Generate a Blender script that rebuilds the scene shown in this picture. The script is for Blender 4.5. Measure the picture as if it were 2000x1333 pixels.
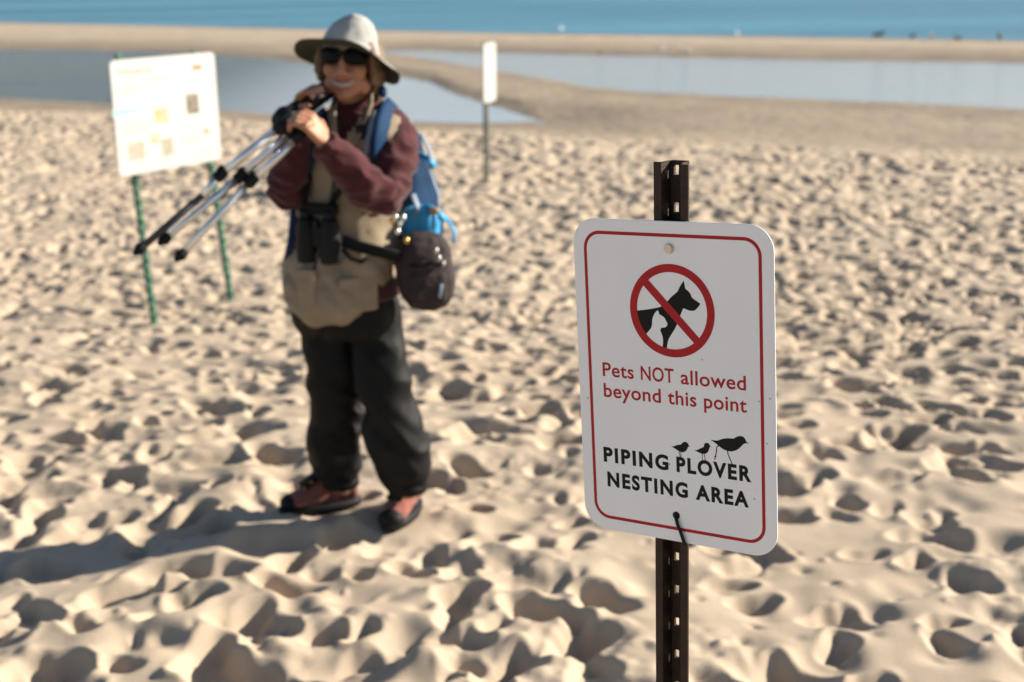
import bpy, bmesh, math, random
import numpy as np
from mathutils import Vector, Matrix, noise as mnoise
from mathutils.geometry import tessellate_polygon

for o in list(bpy.data.objects):
    bpy.data.objects.remove(o)
scene = bpy.context.scene
COL = scene.collection
random.seed(7)
RNG = np.random.default_rng(11)
rad = math.radians

# ------------------------------------------------------------------ camera
CAM_H, PITCH, ROLL, FPX = 1.80, rad(14.6), rad(1.2), 2777.7778
F_ = Vector((0, math.cos(PITCH), -math.sin(PITCH)))
_r0 = Vector((1, 0, 0)); _u0 = Vector((0, math.sin(PITCH), math.cos(PITCH)))
R_ = math.cos(ROLL) * _r0 - math.sin(ROLL) * _u0
U_ = math.cos(ROLL) * _u0 + math.sin(ROLL) * _r0
CAM = Vector((0, 0, CAM_H))
cam_data = bpy.data.cameras.new('camera')
cam = bpy.data.objects.new('camera', cam_data); COL.objects.link(cam)
cam.matrix_world = Matrix(((R_.x, U_.x, -F_.x, CAM.x), (R_.y, U_.y, -F_.y, CAM.y), (R_.z, U_.z, -F_.z, CAM.z), (0, 0, 0, 1)))
cam_data.lens = 50; cam_data.sensor_width = 36; cam_data.clip_start = 0.05; cam_data.clip_end = 8000
cam_data.dof.use_dof = True; cam_data.dof.focus_distance = 1.94
cam_data.dof.aperture_fstop = 4.5; cam_data.dof.aperture_blades = 0
scene.camera = cam

# ------------------------------------------------------------------ sky and sun
SUN_EL = rad(25); SUN_AZ = math.atan2(0.973, 0.231)
world = bpy.data.worlds.new('World'); scene.world = world; world.use_nodes = True
wn = world.node_tree; bg = wn.nodes['Background']
sky = wn.nodes.new('ShaderNodeTexSky'); sky.sky_type = 'NISHITA'; sky.sun_disc = False
sky.sun_elevation = SUN_EL; sky.sun_rotation = SUN_AZ; sky.air_density = 1.0; sky.dust_density = 0.7; sky.ozone_density = 1.6
wn.links.new(sky.outputs[0], bg.inputs[0]); bg.inputs[1].default_value = 0.058
sun_data = bpy.data.lights.new('sun', 'SUN'); sun_data.energy = 5.0; sun_data.angle = rad(0.6); sun_data.color = (1.0, 0.905, 0.765)
sun = bpy.data.objects.new('sun', sun_data); COL.objects.link(sun)
sd = Vector((math.sin(SUN_AZ) * math.cos(SUN_EL), math.cos(SUN_AZ) * math.cos(SUN_EL), math.sin(SUN_EL)))
sun.rotation_euler = sd.to_track_quat('Z', 'Y').to_euler(); sun.location = (20, 5, 12)
vs = scene.view_settings
vs.view_transform = 'Standard'; vs.look = 'None'; vs.gamma = 1; vs.use_curve_mapping = False; vs.exposure = 1.12
scene.cycles.use_denoising = True
scene.cycles.max_bounces = 6

# ------------------------------------------------------------------ helpers
def ray(px, py):
    return (F_ + R_ * ((px - 1000) / FPX) + U_ * ((666.5 - py) / FPX))
def ground(px, py, z=0.0):
    d = ray(px, py); return CAM + d * ((z - CAM.z) / d.z)
def at_y(px, py, y):
    d = ray(px, py); return CAM + d * (y / d.y)
def link(name, me, mat=None, parent=None, loc=None, smooth=False):
    o = bpy.data.objects.new(name, me); COL.objects.link(o)
    if mat is not None and me is not None:
        for m in (mat if isinstance(mat, (list, tuple)) else [mat]): me.materials.append(m)
    if smooth and me is not None:
        me.polygons.foreach_set('use_smooth', [True] * len(me.polygons))
    if parent is not None:
        o.parent = parent
        o.matrix_parent_inverse = parent.matrix_basis.inverted() if parent.parent is None else Matrix()
    return o
def thing(name, label, cat, loc, group=None):
    o = bpy.data.objects.new(name, None); COL.objects.link(o)
    o.matrix_basis = Matrix.Translation(Vector(loc)); o.empty_display_size = 0.1
    o['label'] = label; o['category'] = cat
    if group: o['group'] = group
    return o
def mesh(verts, faces, name='m'):
    me = bpy.data.meshes.new(name); me.from_pydata([tuple(v) for v in verts], [], [tuple(f) for f in faces]); me.update(); return me

class MB:
    def __init__(s): s.v = []; s.f = []; s.mi = []
    def add(s, v, f, mi=0):
        b = len(s.v); s.v += [Vector(p) for p in v]; s.f += [tuple(i + b for i in q) for q in f]; s.mi += [mi] * len(f); return s
    def loft(s, rings, cap=True, close=True, mi=0):
        n = len(rings[0]); v = [p for r in rings for p in r]; f = []
        for i in range(len(rings) - 1):
            for j in range(n if close else n - 1):
                k = (j + 1) % n
                f.append((i * n + j, i * n + k, (i + 1) * n + k, (i + 1) * n + j))
        if cap and close:
            f.append(tuple(reversed(range(n)))); f.append(tuple((len(rings) - 1) * n + j for j in range(n)))
        return s.add(v, f, mi)
    def tube(s, pts, radii, n=14, flat=1.0, up=None, cap=True, round_ends=False, mi=0):
        pts = [Vector(p) for p in pts]
        if not hasattr(radii, '__len__'): radii = [radii] * len(pts)
        radii = list(radii)
        if round_ends:
            a, b = pts[0], pts[-1]; da = (pts[0] - pts[1]).normalized(); db = (pts[-1] - pts[-2]).normalized()
            ra, rb = radii[0], radii[-1]
            pts = [a + da * ra * .95, a + da * ra * .7] + pts + [b + db * rb * .7, b + db * rb * .95]
            radii = [ra * .3, ra * .72] + radii + [rb * .72, rb * .3]
        t0 = (pts[1] - pts[0]).normalized()
        u = Vector(up) if up is not None else (Vector((0, 0, 1)) if abs(t0.z) < .9 else Vector((0, 1, 0)))
        rings = []
        for i, p in enumerate(pts):
            t = (pts[min(i + 1, len(pts) - 1)] - pts[max(i - 1, 0)]).normalized()
            u = (u - t * u.dot(t)).normalized(); w = t.cross(u)
            r = radii[i]
            rings.append([p + (u * math.cos(q) * flat + w * math.sin(q)) * r for q in [2 * math.pi * k / n for k in range(n)]])
        return s.loft(rings, cap, mi=mi)
    def ellipsoid(s, c, ax, ay, az, n=16, m=10, mi=0):
        c = Vector(c); rings = []
        for i in range(m + 1):
            th = math.pi * (0.02 + 0.96 * i / m)
            rings.append([c + ax * (math.sin(th) * math.cos(2 * math.pi * k / n)) + ay * (math.sin(th) * math.sin(2 * math.pi * k / n)) + az * math.cos(th) for k in range(n)])
        return s.loft(rings, mi=mi)
    def box(s, c, hx, hy, hz, bev=0.0, mi=0):
        # rounded box: c centre, hx hy hz half-axis vectors
        c = Vector(c)
        lx, ly, lz = hx.length, hy.length, hz.length
        if bev <= 0:
            v = [c + hx * a + hy * b + hz * d for d in (-1, 1) for b in (-1, 1) for a in (-1, 1)]
            return s.add(v, [(0, 2, 3, 1), (4, 5, 7, 6), (0, 1, 5, 4), (2, 6, 7, 3), (0, 4, 6, 2), (1, 3, 7, 5)], mi)
        ux, uy, uz = hx / lx, hy / ly, hz / lz; rings = []
        def sect(k, z):
            pts = []
            for (sx, sy, a0) in ((1, 1, 0), (-1, 1, 90), (-1, -1, 180), (1, -1, 270)):
                for a in (0, 30, 60, 90):
                    q = rad(a0 + a)
                    pts.append(c + ux * (sx * (lx - bev) + math.cos(q) * bev * k) + uy * (sy * (ly - bev) + math.sin(q) * bev * k) + uz * z)
            return pts
        for q in (90, 60, 30, 0): rings.append(sect(math.cos(rad(q)) + 1e-3, -(lz - bev) - math.sin(rad(q)) * bev))
        for q in (0, 30, 60, 90): rings.append(sect(math.cos(rad(q)) + 1e-3, (lz - bev) + math.sin(rad(q)) * bev))
        return s.loft(rings, mi=mi)
    def mesh(s, name='m'):
        me = mesh(s.v, s.f, name)
        if any(s.mi): me.polygons.foreach_set('material_index', s.mi)
        return me
    def build(s, name, mat, parent=None, smooth=True):
        me = s.mesh(name)
        bm = bmesh.new(); bm.from_mesh(me); bmesh.ops.recalc_face_normals(bm, faces=bm.faces); bm.to_mesh(me); bm.free()
        return link(name, me, mat, parent, smooth=smooth)
    def remesh(s, voxel, smooth_it=2):
        me = s.mesh('tmp')
        bm = bmesh.new(); bm.from_mesh(me); bmesh.ops.recalc_face_normals(bm, faces=bm.faces); bm.to_mesh(me); bm.free()
        ob = bpy.data.objects.new('tmp', me); COL.objects.link(ob)
        md = ob.modifiers.new('r', 'REMESH'); md.mode = 'VOXEL'; md.voxel_size = voxel; md.use_smooth_shade = True
        if smooth_it:
            sm = ob.modifiers.new('s', 'SMOOTH'); sm.iterations = smooth_it; sm.factor = 0.5
        dg = bpy.context.evaluated_depsgraph_get()
        out = bpy.data.meshes.new_from_object(ob.evaluated_get(dg))
        bpy.data.objects.remove(ob)
        return out
def displace(me, fn):
    n = len(me.vertices)
    co = np.empty(n * 3, 'f'); me.vertices.foreach_get('co', co)
    no = np.empty(n * 3, 'f'); me.vertices.foreach_get('normal', no)
    co = co.reshape(-1, 3); no = no.reshape(-1, 3)
    d = np.array([fn(Vector(c)) for c in co], 'f')
    co += no * d[:, None]
    me.vertices.foreach_set('co', co.ravel()); me.update()

# ------------------------------------------------------------------ materials
def mat(name, col, rough=0.7, metal=0.0, spec=0.4, var=0.0, vscale=20.0, bump=0.0, bscale=200.0, col2=None, sheen=0.0, coat=0.0):
    m = bpy.data.materials.new(name); m.use_nodes = True; nt = m.node_tree; b = nt.nodes['Principled BSDF']
    b.inputs['Base Color'].default_value = (*col, 1); b.inputs['Roughness'].default_value = rough
    b.inputs['Metallic'].default_value = metal; b.inputs['Specular IOR Level'].default_value = spec
    b.inputs['Coat Weight'].default_value = coat
    if sheen: b.inputs['Sheen Weight'].default_value = sheen
    tc = nt.nodes.new('ShaderNodeTexCoord')
    if var or col2:
        nz = nt.nodes.new('ShaderNodeTexNoise'); nz.inputs['Scale'].default_value = vscale; nz.inputs['Detail'].default_value = 5; nz.inputs['Roughness'].default_value = .65
        nt.links.new(tc.outputs['Object'], nz.inputs['Vector'])
        rp = nt.nodes.new('ShaderNodeValToRGB'); rp.color_ramp.elements[0].position = .35; rp.color_ramp.elements[1].position = .68
        c2 = col2 or tuple(min(1, c * (1 + var)) for c in col); c1 = col if col2 else tuple(c * (1 - var) for c in col)
        rp.color_ramp.elements[0].color = (*c1, 1); rp.color_ramp.elements[1].color = (*c2, 1)
        nt.links.new(nz.outputs[0], rp.inputs[0]); nt.links.new(rp.outputs[0], b.inputs['Base Color'])
    if bump:
        n2 = nt.nodes.new('ShaderNodeTexNoise'); n2.inputs['Scale'].default_value = bscale; n2.inputs['Detail'].default_value = 4
        nt.links.new(tc.outputs['Object'], n2.inputs['Vector'])
        bp = nt.nodes.new('ShaderNodeBump'); bp.inputs['Strength'].default_value = bump; bp.inputs['Distance'].default_value = .004
        nt.links.new(n2.outputs[0], bp.inputs['Height']); nt.links.new(bp.outputs[0], b.inputs['Normal'])
    return m

# ------------------------------------------------------------------ the shore, laid out in metres
WL = -0.13                                   # water level
def shore(pts, z=WL):
    w = [ground(x, y, z) for x, y in pts]; w.sort(key=lambda p: p.x)
    return np.array([p.x for p in w]), np.array([p.y for p in w])
POOL_LO = shore([(-700, 165), (-300, 180), (0, 192), (200, 203), (430, 216), (560, 226), (700, 234), (830, 239), (960, 240), (1050, 237)])
POOL_HI = shore([(-700, 72), (-300, 84), (0, 97), (150, 99), (300, 101), (430, 108), (520, 115), (590, 124), (680, 138), (770, 149), (840, 162), (890, 186), (950, 206), (1010, 222), (1050, 236)])
INL_LO = shore([(740, 103), (800, 110), (860, 120), (930, 132), (1000, 143), (1080, 157), (1150, 170), (1250, 180), (1400, 186), (1600, 195), (1800, 203), (2000, 214), (2300, 228), (2700, 248)])
INL_HI = shore([(740, 100), (800, 99), (1000, 105), (1250, 111), (1500, 117), (2000, 125), (2700, 140)])
SEA_LO = shore([(-1500, 22), (-600, 32), (0, 44), (300, 50), (600, 57), (1000, 65), (1400, 70), (2000, 80), (2600, 89), (3500, 104)])
DRY = shore([(-900, 180), (-300, 196), (0, 206), (250, 216), (500, 230), (850, 247), (1100, 256), (1500, 268), (2000, 292), (2500, 315), (3000, 335)], -0.03)
def I(c, x): return np.interp(x, c[0], c[1])

def vnoise(x, y, s, seed):
    r = np.random.default_rng(seed).random((256, 256)).astype('f')
    x = x / s; y = y / s
    xi = np.floor(x).astype(int); yi = np.floor(y).astype(int); fx = x - xi; fy = y - yi
    fx = fx * fx * fx * (fx * (fx * 6 - 15) + 10); fy = fy * fy * fy * (fy * (fy * 6 - 15) + 10)
    a = r[yi & 255, xi & 255]; b = r[yi & 255, (xi + 1) & 255]; c = r[(yi + 1) & 255, xi & 255]; d = r[(yi + 1) & 255, (xi + 1) & 255]
    return (a * (1 - fx) + b * fx) * (1 - fy) + (c * (1 - fx) + d * fx) * fy - 0.5
def sstep(a, b, x):
    t = np.clip((x - a) / (b - a), 0, 1); return t * t * (3 - 2 * t)

# ------------------------------------------------------------------ trampled sand relief
RES = 0.0105; RX0, RY0, RNX, RNY = -8.0, 1.0, 1530, 2480
def blur(h, s):
    r = int(3 * s) + 1; k = np.exp(-0.5 * (np.arange(-r, r + 1) / s) ** 2); k /= k.sum(); k = k.astype('f')
    for ax in (0, 1):
        p = np.pad(h, [(r, r) if a == ax else (0, 0) for a in (0, 1)], mode='wrap'); o = np.zeros_like(h)
        for i, w in enumerate(k):
            o += w * (p[i:i + h.shape[0]] if ax == 0 else p[:, i:i + h.shape[1]])
        h = o
    return h
def stamps(h, n, Lr, Wr, Dr, e0, e1, rim_k, rim_w, keep):
    R = 26; loc = np.mgrid[-R:R + 1, -R:R + 1].astype('f') * RES
    for i in range(n):
        cx, cy = RNG.integers(0, RNX), RNG.integers(0, RNY)
        th = RNG.normal(0.2, 0.8) + (math.pi / 2 if RNG.random() < .35 else 0)
        L = Lr[0] + (Lr[1] - Lr[0]) * RNG.random() ** 1.25; W = L * RNG.uniform(*Wr); dep = RNG.uniform(*Dr) * (.55 + .45 * L / Lr[1])
        a = loc[1] * math.cos(th) + loc[0] * math.sin(th); b = -loc[1] * math.sin(th) + loc[0] * math.cos(th)
        b = b + 0.18 * W * np.sin(a / L * 4 + RNG.uniform(-1, 1)); W = W * (1 + .3 * np.clip(a / L, -.5, .5) * RNG.choice((-1, 1)))
        ang = np.arctan2(b, a); q = np.sqrt((a / (L / 2)) ** 2 + (b / (W / 2)) ** 2) * (1 + .10 * np.sin(3 * ang + RNG.uniform(0, 6)) + .06 * np.sin(5 * ang + RNG.uniform(0, 6)))
        m = 1 - sstep(e0, e1, q)
        ix = np.ix_(np.arange(cy - R, cy + R + 1) % RNY, np.arange(cx - R, cx + R + 1) % RNX); loch = h[ix]
        base = keep * float((loch * m).sum() / m.sum())
        rim = dep * rim_k * np.exp(-((q - e1 - .08) / rim_w) ** 2) * (0.6 + 0.6 * np.sign(a) * RNG.uniform(-.7, .9))
        floor = base - dep * (1 - .25 * np.clip(q, 0, 1) ** 2) + a * RNG.uniform(-.22, .22) + .006 * np.sin(a * 70 + RNG.uniform(0, 6)) * (RNG.random() < .3)
        h[ix] = loch * (1 - m) + np.minimum(floor, loch + .01) * m + rim
    return h
def slide(h, deg, it):
    lim = math.tan(rad(deg)) * RES             # loose sand slides to its angle of repose
    for _ in range(it):
        for ax in (0, 1):
            d = np.roll(h, -1, ax) - h
            mv = np.sign(d) * np.maximum(np.abs(d) - lim, 0) * .25
            h += mv; h -= np.roll(mv, 1, ax)
    return h
def relief():
    yy, xx = np.mgrid[0:RNY, 0:RNX].astype('f'); gx = xx * RES; gy = yy * RES
    h = (0.07 * vnoise(gx, gy, 0.9, 1) + 0.035 * vnoise(gx, gy, 0.35, 2)).astype('f')
    area = RNX * RNY * RES * RES
    h = stamps(h, int(area * 16), (.17, .32), (.45, .75), (.012, .042), .5, 1.2, .35, .26, .8)   # old prints, softened by wind
    h = blur(h, 2.2)
    h = stamps(h, int(area * 28), (.10, .255), (.42, .70), (.030, .080), .72, 1.10, .34, .17, .8)  # recent ones, still crisp
    h -= 0.8 * blur(h, 60)
    h = blur(h, .7); h = slide(h, 47, 8); h = blur(h, .5)
    RS = 8; ls = np.mgrid[-RS:RS + 1, -RS:RS + 1].astype('f') * RES
    busy = vnoise(gx, gy, .9, 9)
    for i in range(int(area * 60)):            # scuffs, toe marks and kicked clods
        cx, cy = RNG.integers(0, RNX), RNG.integers(0, RNY)
        if busy[cy, cx] < RNG.uniform(-.25, .35): continue
        th = RNG.uniform(0, 3.14); L = RNG.uniform(.03, .10); W = L * RNG.uniform(.35, .9)
        a = ls[1] * math.cos(th) + ls[0] * math.sin(th); b = -ls[1] * math.sin(th) + ls[0] * math.cos(th)
        q = (a / (L / 2)) ** 2 + (b / (W / 2)) ** 2
        ix = np.ix_(np.arange(cy - RS, cy + RS + 1) % RNY, np.arange(cx - RS, cx + RS + 1) % RNX)
        h[ix] += (RNG.uniform(.004, .016) * (1 if RNG.random() < .4 else -1)) * np.exp(-q * 1.6)
    patch = sstep(.05, .3, vnoise(gx, gy, .5, 5))
    h += patch * (.012 * vnoise(gx, gy, .05, 3) + .007 * vnoise(gx, gy, .028, 4)).astype('f')
    h += .004 * vnoise(gx, gy, .07, 6).astype('f')
    return h.astype('f')
HMAP = relief()
def hsample(x, y):
    u = (x - RX0) / RES; v = (y - RY0) / RES
    u = np.mod(u, RNX); v = np.mod(v, RNY)
    ui = np.floor(u).astype(int); vi = np.floor(v).astype(int); fu = u - ui; fv = v - vi
    ui %= RNX; vi %= RNY; u1 = (ui + 1) % RNX; v1 = (vi + 1) % RNY
    return (HMAP[vi, ui] * (1 - fu) + HMAP[vi, u1] * fu) * (1 - fv) + (HMAP[v1, ui] * (1 - fu) + HMAP[v1, u1] * fu) * fv
FLAT = []                                    # (x, y, radius): places where something stands and has pressed the sand level
def ground_z(x, y, detail=True):
    x = np.asarray(x, 'f'); y = np.asarray(y, 'f')
    wob = 0.5 * vnoise(x, y, 2.5, 21) + .25 * vnoise(x, y, .9, 22)
    pool = np.minimum(y - I(POOL_LO, x), I(POOL_HI, x) - y); tx, ty = POOL_LO[0][-1], POOL_LO[1][-1]
    pool = np.where(x > tx, -np.hypot(x - tx, y - ty), pool)
    inl = np.minimum(y - I(INL_LO, x), I(INL_HI, x) - y); tx, ty = INL_LO[0][0], INL_LO[1][0]
    inl = np.where(x < tx, -np.hypot(x - tx, y - ty), inl)
    sea = y - I(SEA_LO, x)
    s = np.maximum(np.maximum(pool, inl), sea * .5) + .25 * wob     # >0 in water
    dry = sstep(-0.5, 1.6, I(DRY, x) - y + 1.2 * wob)
    bank = np.where(s > 0, -np.minimum(s * .10, .35), np.minimum(-s * .045, .06))
    flat = WL + bank + .012 * vnoise(x, y, .5, 23) * np.clip(-s, 0, 1) * (1.5 + vnoise(x, y, 3., 24))
    bar = np.minimum(I(SEA_LO, x) - y, y - np.maximum(I(INL_HI, x), I(POOL_HI, x)))
    flat = flat + .10 * sstep(1, 7, bar)
    flat = flat + np.where(s < 0, hsample(x, y) * .16, 0)
    z = flat * (1 - dry)
    kk = 1 + .5 * sstep(4.8, 9.5, y)             # busier ground toward the water: smaller, closer prints
    dr = hsample(x * kk, y * kk) / kk ** .6 if detail else 0
    wear = 1.0 + .3 * vnoise(x, y, 2.2, 25)
    z = z + dry * dr * wear
    for fx, fy, fr in FLAT:
        w = np.exp(-(((x - fx) ** 2 + (y - fy) ** 2) / fr ** 2) ** 2); z = z * (1 - w)
    return z, dry, s

# where things stand
YP = 4.50                                            # the walker
FOOT_R = ground(640, 1003); FOOT_L = ground(793, 1030)
INFO_A = ground(303, 634); INFO_B = ground(453, 588); POLE = ground(948, 358)
for p, r in ((FOOT_R, .12), (FOOT_L, .12), (INFO_A, .12), (INFO_B, .12), (POLE, .15)): FLAT.append((p.x, p.y, r))

def sand_material():
    m = bpy.data.materials.new('sand'); m.use_nodes = True; nt = m.node_tree; N = nt.nodes; Lk = nt.links; b = N['Principled BSDF']
    tc = N.new('ShaderNodeTexCoord'); at = N.new('ShaderNodeAttribute'); at.attribute_name = 'dryness'
    def nz(s, d=4, r=.6):
        n = N.new('ShaderNodeTexNoise'); n.inputs['Scale'].default_value = s; n.inputs['Detail'].default_value = d; n.inputs['Roughness'].default_value = r
        Lk.new(tc.outputs['Object'], n.inputs['Vector']); return n
    def ramp(src, stops):
        r = N.new('ShaderNodeValToRGB'); e = r.color_ramp.elements
        e[0].position, e[0].color = stops[0][0], (*stops[0][1], 1); e[1].position, e[1].color = stops[-1][0], (*stops[-1][1], 1)
        for p, c in stops[1:-1]: k = e.new(p); k.color = (*c, 1)
        Lk.new(src, r.inputs[0]); return r
    big = ramp(nz(.9, 5).outputs[0], [(.3, (.395, .318, .236)), (.7, (.455, .372, .282))])
    grain = ramp(nz(420, 3, .8).outputs[0], [(.30, (.62, .58, .54)), (.5, (1, 1, 1)), (.72, (1.12, 1.1, 1.06))])
    mul = N.new('ShaderNodeMixRGB'); mul.blend_type = 'MULTIPLY'; mul.inputs[0].default_value = .8
    Lk.new(big.outputs[0], mul.inputs[1]); Lk.new(grain.outputs[0], mul.inputs[2])
    wet = ramp(nz(.55, 6, .7).outputs[0], [(.3, (.185, .142, .098)), (.55, (.26, .202, .136)), (.75, (.33, .26, .18))])
    mix = N.new('ShaderNodeMixRGB'); Lk.new(at.outputs['Fac'], mix.inputs[0]); Lk.new(wet.outputs[0], mix.inputs[1]); Lk.new(mul.outputs[0], mix.inputs[2])
    Lk.new(mix.outputs[0], b.inputs['Base Color'])
    ro = N.new('ShaderNodeMapRange'); ro.inputs[3].default_value = .55; ro.inputs[4].default_value = .95
    Lk.new(at.outputs['Fac'], ro.inputs[0]); Lk.new(ro.outputs[0], b.inputs['Roughness'])
    b.inputs['Specular IOR Level'].default_value = .25
    b1 = N.new('ShaderNodeBump'); b1.inputs['Strength'].default_value = .35; b1.inputs['Distance'].default_value = .004
    Lk.new(nz(90, 5, .7).outputs[0], b1.inputs['Height'])
    b2 = N.new('ShaderNodeBump'); b2.inputs['Strength'].default_value = .3; b2.inputs['Distance'].default_value = .0015
    Lk.new(nz(600, 2, .8).outputs[0], b2.inputs['Height']); Lk.new(b1.outputs[0], b2.inputs['Normal']); Lk.new(b2.outputs[0], b.inputs['Normal'])
    return m

def build_ground():
    rows = list(-np.geomspace(400, 1.0, 46)) + list(np.linspace(-.9, 1.9, 90))
    y = 2.0
    while y < 100: rows.append(y); y *= 1.0029
    rows = np.array(rows, 'f')
    td = np.linspace(-1, 1, 541); so = np.linspace(0, 1, 36)[1:]
    hw = .42 * np.maximum(rows, 3.0) + .7
    inner = td[None, :] * hw[:, None]
    ext = 420 * so ** 3 + so * 3
    X = np.concatenate([-(hw[:, None] + ext[None, ::-1]), inner, hw[:, None] + ext[None, :]], 1).astype('f')
    Y = np.repeat(rows[:, None], X.shape[1], 1).astype('f')
    Z, dry, s = ground_z(X, Y)
    Z = np.where(Y > 95, -1.2, Z)
    nr, nc = X.shape
    me = bpy.data.meshes.new('sand'); co = np.stack([X, Y, Z], -1).reshape(-1, 3).astype('f')
    me.vertices.add(nr * nc); me.vertices.foreach_set('co', co.ravel())
    i = np.arange((nr - 1) * nc).reshape(nr - 1, nc)[:, :-1].ravel()
    q = np.stack([i, i + 1, i + nc + 1, i + nc], 1).astype('i')
    nf = len(q); me.loops.add(nf * 4); me.loops.foreach_set('vertex_index', q.ravel())
    me.polygons.add(nf); me.polygons.foreach_set('loop_start', np.arange(0, nf * 4, 4, dtype='i'))
    me.polygons.foreach_set('use_smooth', np.ones(nf, bool)); me.update(); me.validate()
    a = me.attributes.new('dryness', 'FLOAT', 'POINT')
    # the wet rim along the water is darker; crests of the bars dry out
    dv = np.clip(dry * (1 - 0) + (1 - dry) * .40 * sstep(.5, 3.5, -s), 0, 1)
    bar = np.minimum(I(SEA_LO, X) - Y, Y - np.maximum(I(INL_HI, X), I(POOL_HI, X)))
    dv = np.maximum(dv, .85 * sstep(1.5, 5, bar))
    a.data.foreach_set('value', dv.ravel().astype('f'))
    o = link('beach_sand', me, sand_material()); o['kind'] = 'structure'
    return o
build_ground()

def water_material(name, deep, rough, scale, strength, aniso, calm=None):
    m = bpy.data.materials.new(name); m.use_nodes = True; nt = m.node_tree; N = nt.nodes; Lk = nt.links; b = N['Principled BSDF']
    b.inputs['Roughness'].default_value = rough; b.inputs['IOR'].default_value = 1.33
    tc = N.new('ShaderNodeTexCoord'); mp = N.new('ShaderNodeMapping'); mp.inputs['Scale'].default_value = (aniso, 1, 1); mp.inputs['Rotation'].default_value = (0, 0, rad(-4))
    Lk.new(tc.outputs['Object'], mp.inputs[0])
    n1 = N.new('ShaderNodeTexNoise'); n1.inputs['Scale'].default_value = scale; n1.inputs['Detail'].default_value = 6; n1.inputs['Roughness'].default_value = .6; Lk.new(mp.outputs[0], n1.inputs['Vector'])
    n2 = N.new('ShaderNodeTexNoise'); n2.inputs['Scale'].default_value = scale * .045; n2.inputs['Detail'].default_value = 3; Lk.new(mp.outputs[0], n2.inputs['Vector'])
    rp = N.new('ShaderNodeValToRGB'); rp.color_ramp.elements[0].position = .32; rp.color_ramp.elements[1].position = .7
    rp.color_ramp.elements[0].color = (*deep[0], 1); rp.color_ramp.elements[1].color = (*deep[1], 1)
    Lk.new(n2.outputs[0], rp.inputs[0]); Lk.new(rp.outputs[0], b.inputs['Base Color'])
    st = N.new('ShaderNodeMath'); st.operation = 'MULTIPLY'; Lk.new(n1.outputs[0], st.inputs[0]); 
    mr = N.new('ShaderNodeMapRange'); mr.inputs[1].default_value = .35; mr.inputs[2].default_value = .65; mr.inputs[3].default_value = .35; mr.inputs[4].default_value = 1.25
    Lk.new(n2.outputs[0], mr.inputs[0]); Lk.new(mr.outputs[0], st.inputs[1])
    bp = N.new('ShaderNodeBump'); bp.inputs['Strength'].default_value = strength; bp.inputs['Distance'].default_value = .25
    Lk.new(st.outputs[0], bp.inputs['Height']); Lk.new(bp.outputs[0], b.inputs['Normal'])
    if calm:                                 # sheltered, shallow end: no ripples, pale bed and sky reflection painted into the base colour
        sp = N.new('ShaderNodeSeparateXYZ'); Lk.new(tc.outputs['Object'], sp.inputs[0])
        c = N.new('ShaderNodeMapRange'); c.interpolation_type = 'SMOOTHSTEP'; c.inputs[1].default_value, c.inputs[2].default_value = calm[0], calm[1]; Lk.new(sp.outputs[0], c.inputs[0])
        s2 = N.new('ShaderNodeMapRange'); s2.inputs[3].default_value = strength; s2.inputs[4].default_value = strength * .12; Lk.new(c.outputs[0], s2.inputs[0]); Lk.new(s2.outputs[0], bp.inputs['Strength'])
        mx = N.new('ShaderNodeMixRGB'); Lk.new(c.outputs[0], mx.inputs[0]); Lk.new(rp.outputs[0], mx.inputs[1]); mx.inputs[2].default_value = (*calm[2], 1); Lk.new(mx.outputs[0], b.inputs['Base Color'])
    return m
sea_mat = water_material('sea_water', ((.015, .105, .175), (.10, .29, .39)), .30, 1.3, 1.0, .35)
pool_mat = water_material('pool_water', ((.025, .034, .045), (.07, .085, .11)), .16, 2.6, .5, .45, (-6.5, -1.8, (.34, .37, .42)))
inlet_mat = water_material('inlet_water', ((.25, .29, .35), (.36, .395, .45)), .10, 2.0, .22, .30)
def sheet(name, x0, x1, y0, y1, z, m):
    me = mesh([(x0, y0, z), (x1, y0, z), (x1, y1, z), (x0, y1, z)], [(0, 1, 2, 3)], name)
    o = link(name, me, m); o['kind'] = 'structure'; return o
bar_y = lambda x: .5 * (np.interp(x, *SEA_LO) + max(np.interp(x, *INL_HI), np.interp(x, *POOL_HI)))
xs = [-400] + list(np.linspace(-45, 45, 40)) + [400]
def strip(name, lo, hi, z, m):
    v = [(x, lo(x), z) for x in xs] + [(x, hi(x), z) for x in xs]; n = len(xs)
    o = link(name, mesh(v, [(i, i + 1, n + i + 1, n + i) for i in range(n - 1)], name), m); o['kind'] = 'structure'
strip('sea_water', bar_y, lambda x: 6000, WL + .004, sea_mat)
xa, xb = float(INL_LO[0][0]), float(POOL_LO[0][-1])
def spit(x):                                # the line of the spit that parts the pool from the inlet
    if x < xa: return float(bar_y(x)) - .02
    if x > xb: return float(np.interp(x, *DRY)) + .3
    return float(.5 * (np.interp(x, *POOL_HI) + np.interp(x, *INL_LO)))
xs = sorted(xs + [xa - .01, xa + .01, xb - .01, xb + .01])
strip('pool_water', lambda x: float(np.interp(x, *DRY)) + .3, spit, WL, pool_mat)
strip('inlet_water', lambda x: spit(x) + .01, lambda x: max(float(bar_y(x)), spit(x) + .02), WL, inlet_mat)

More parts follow.
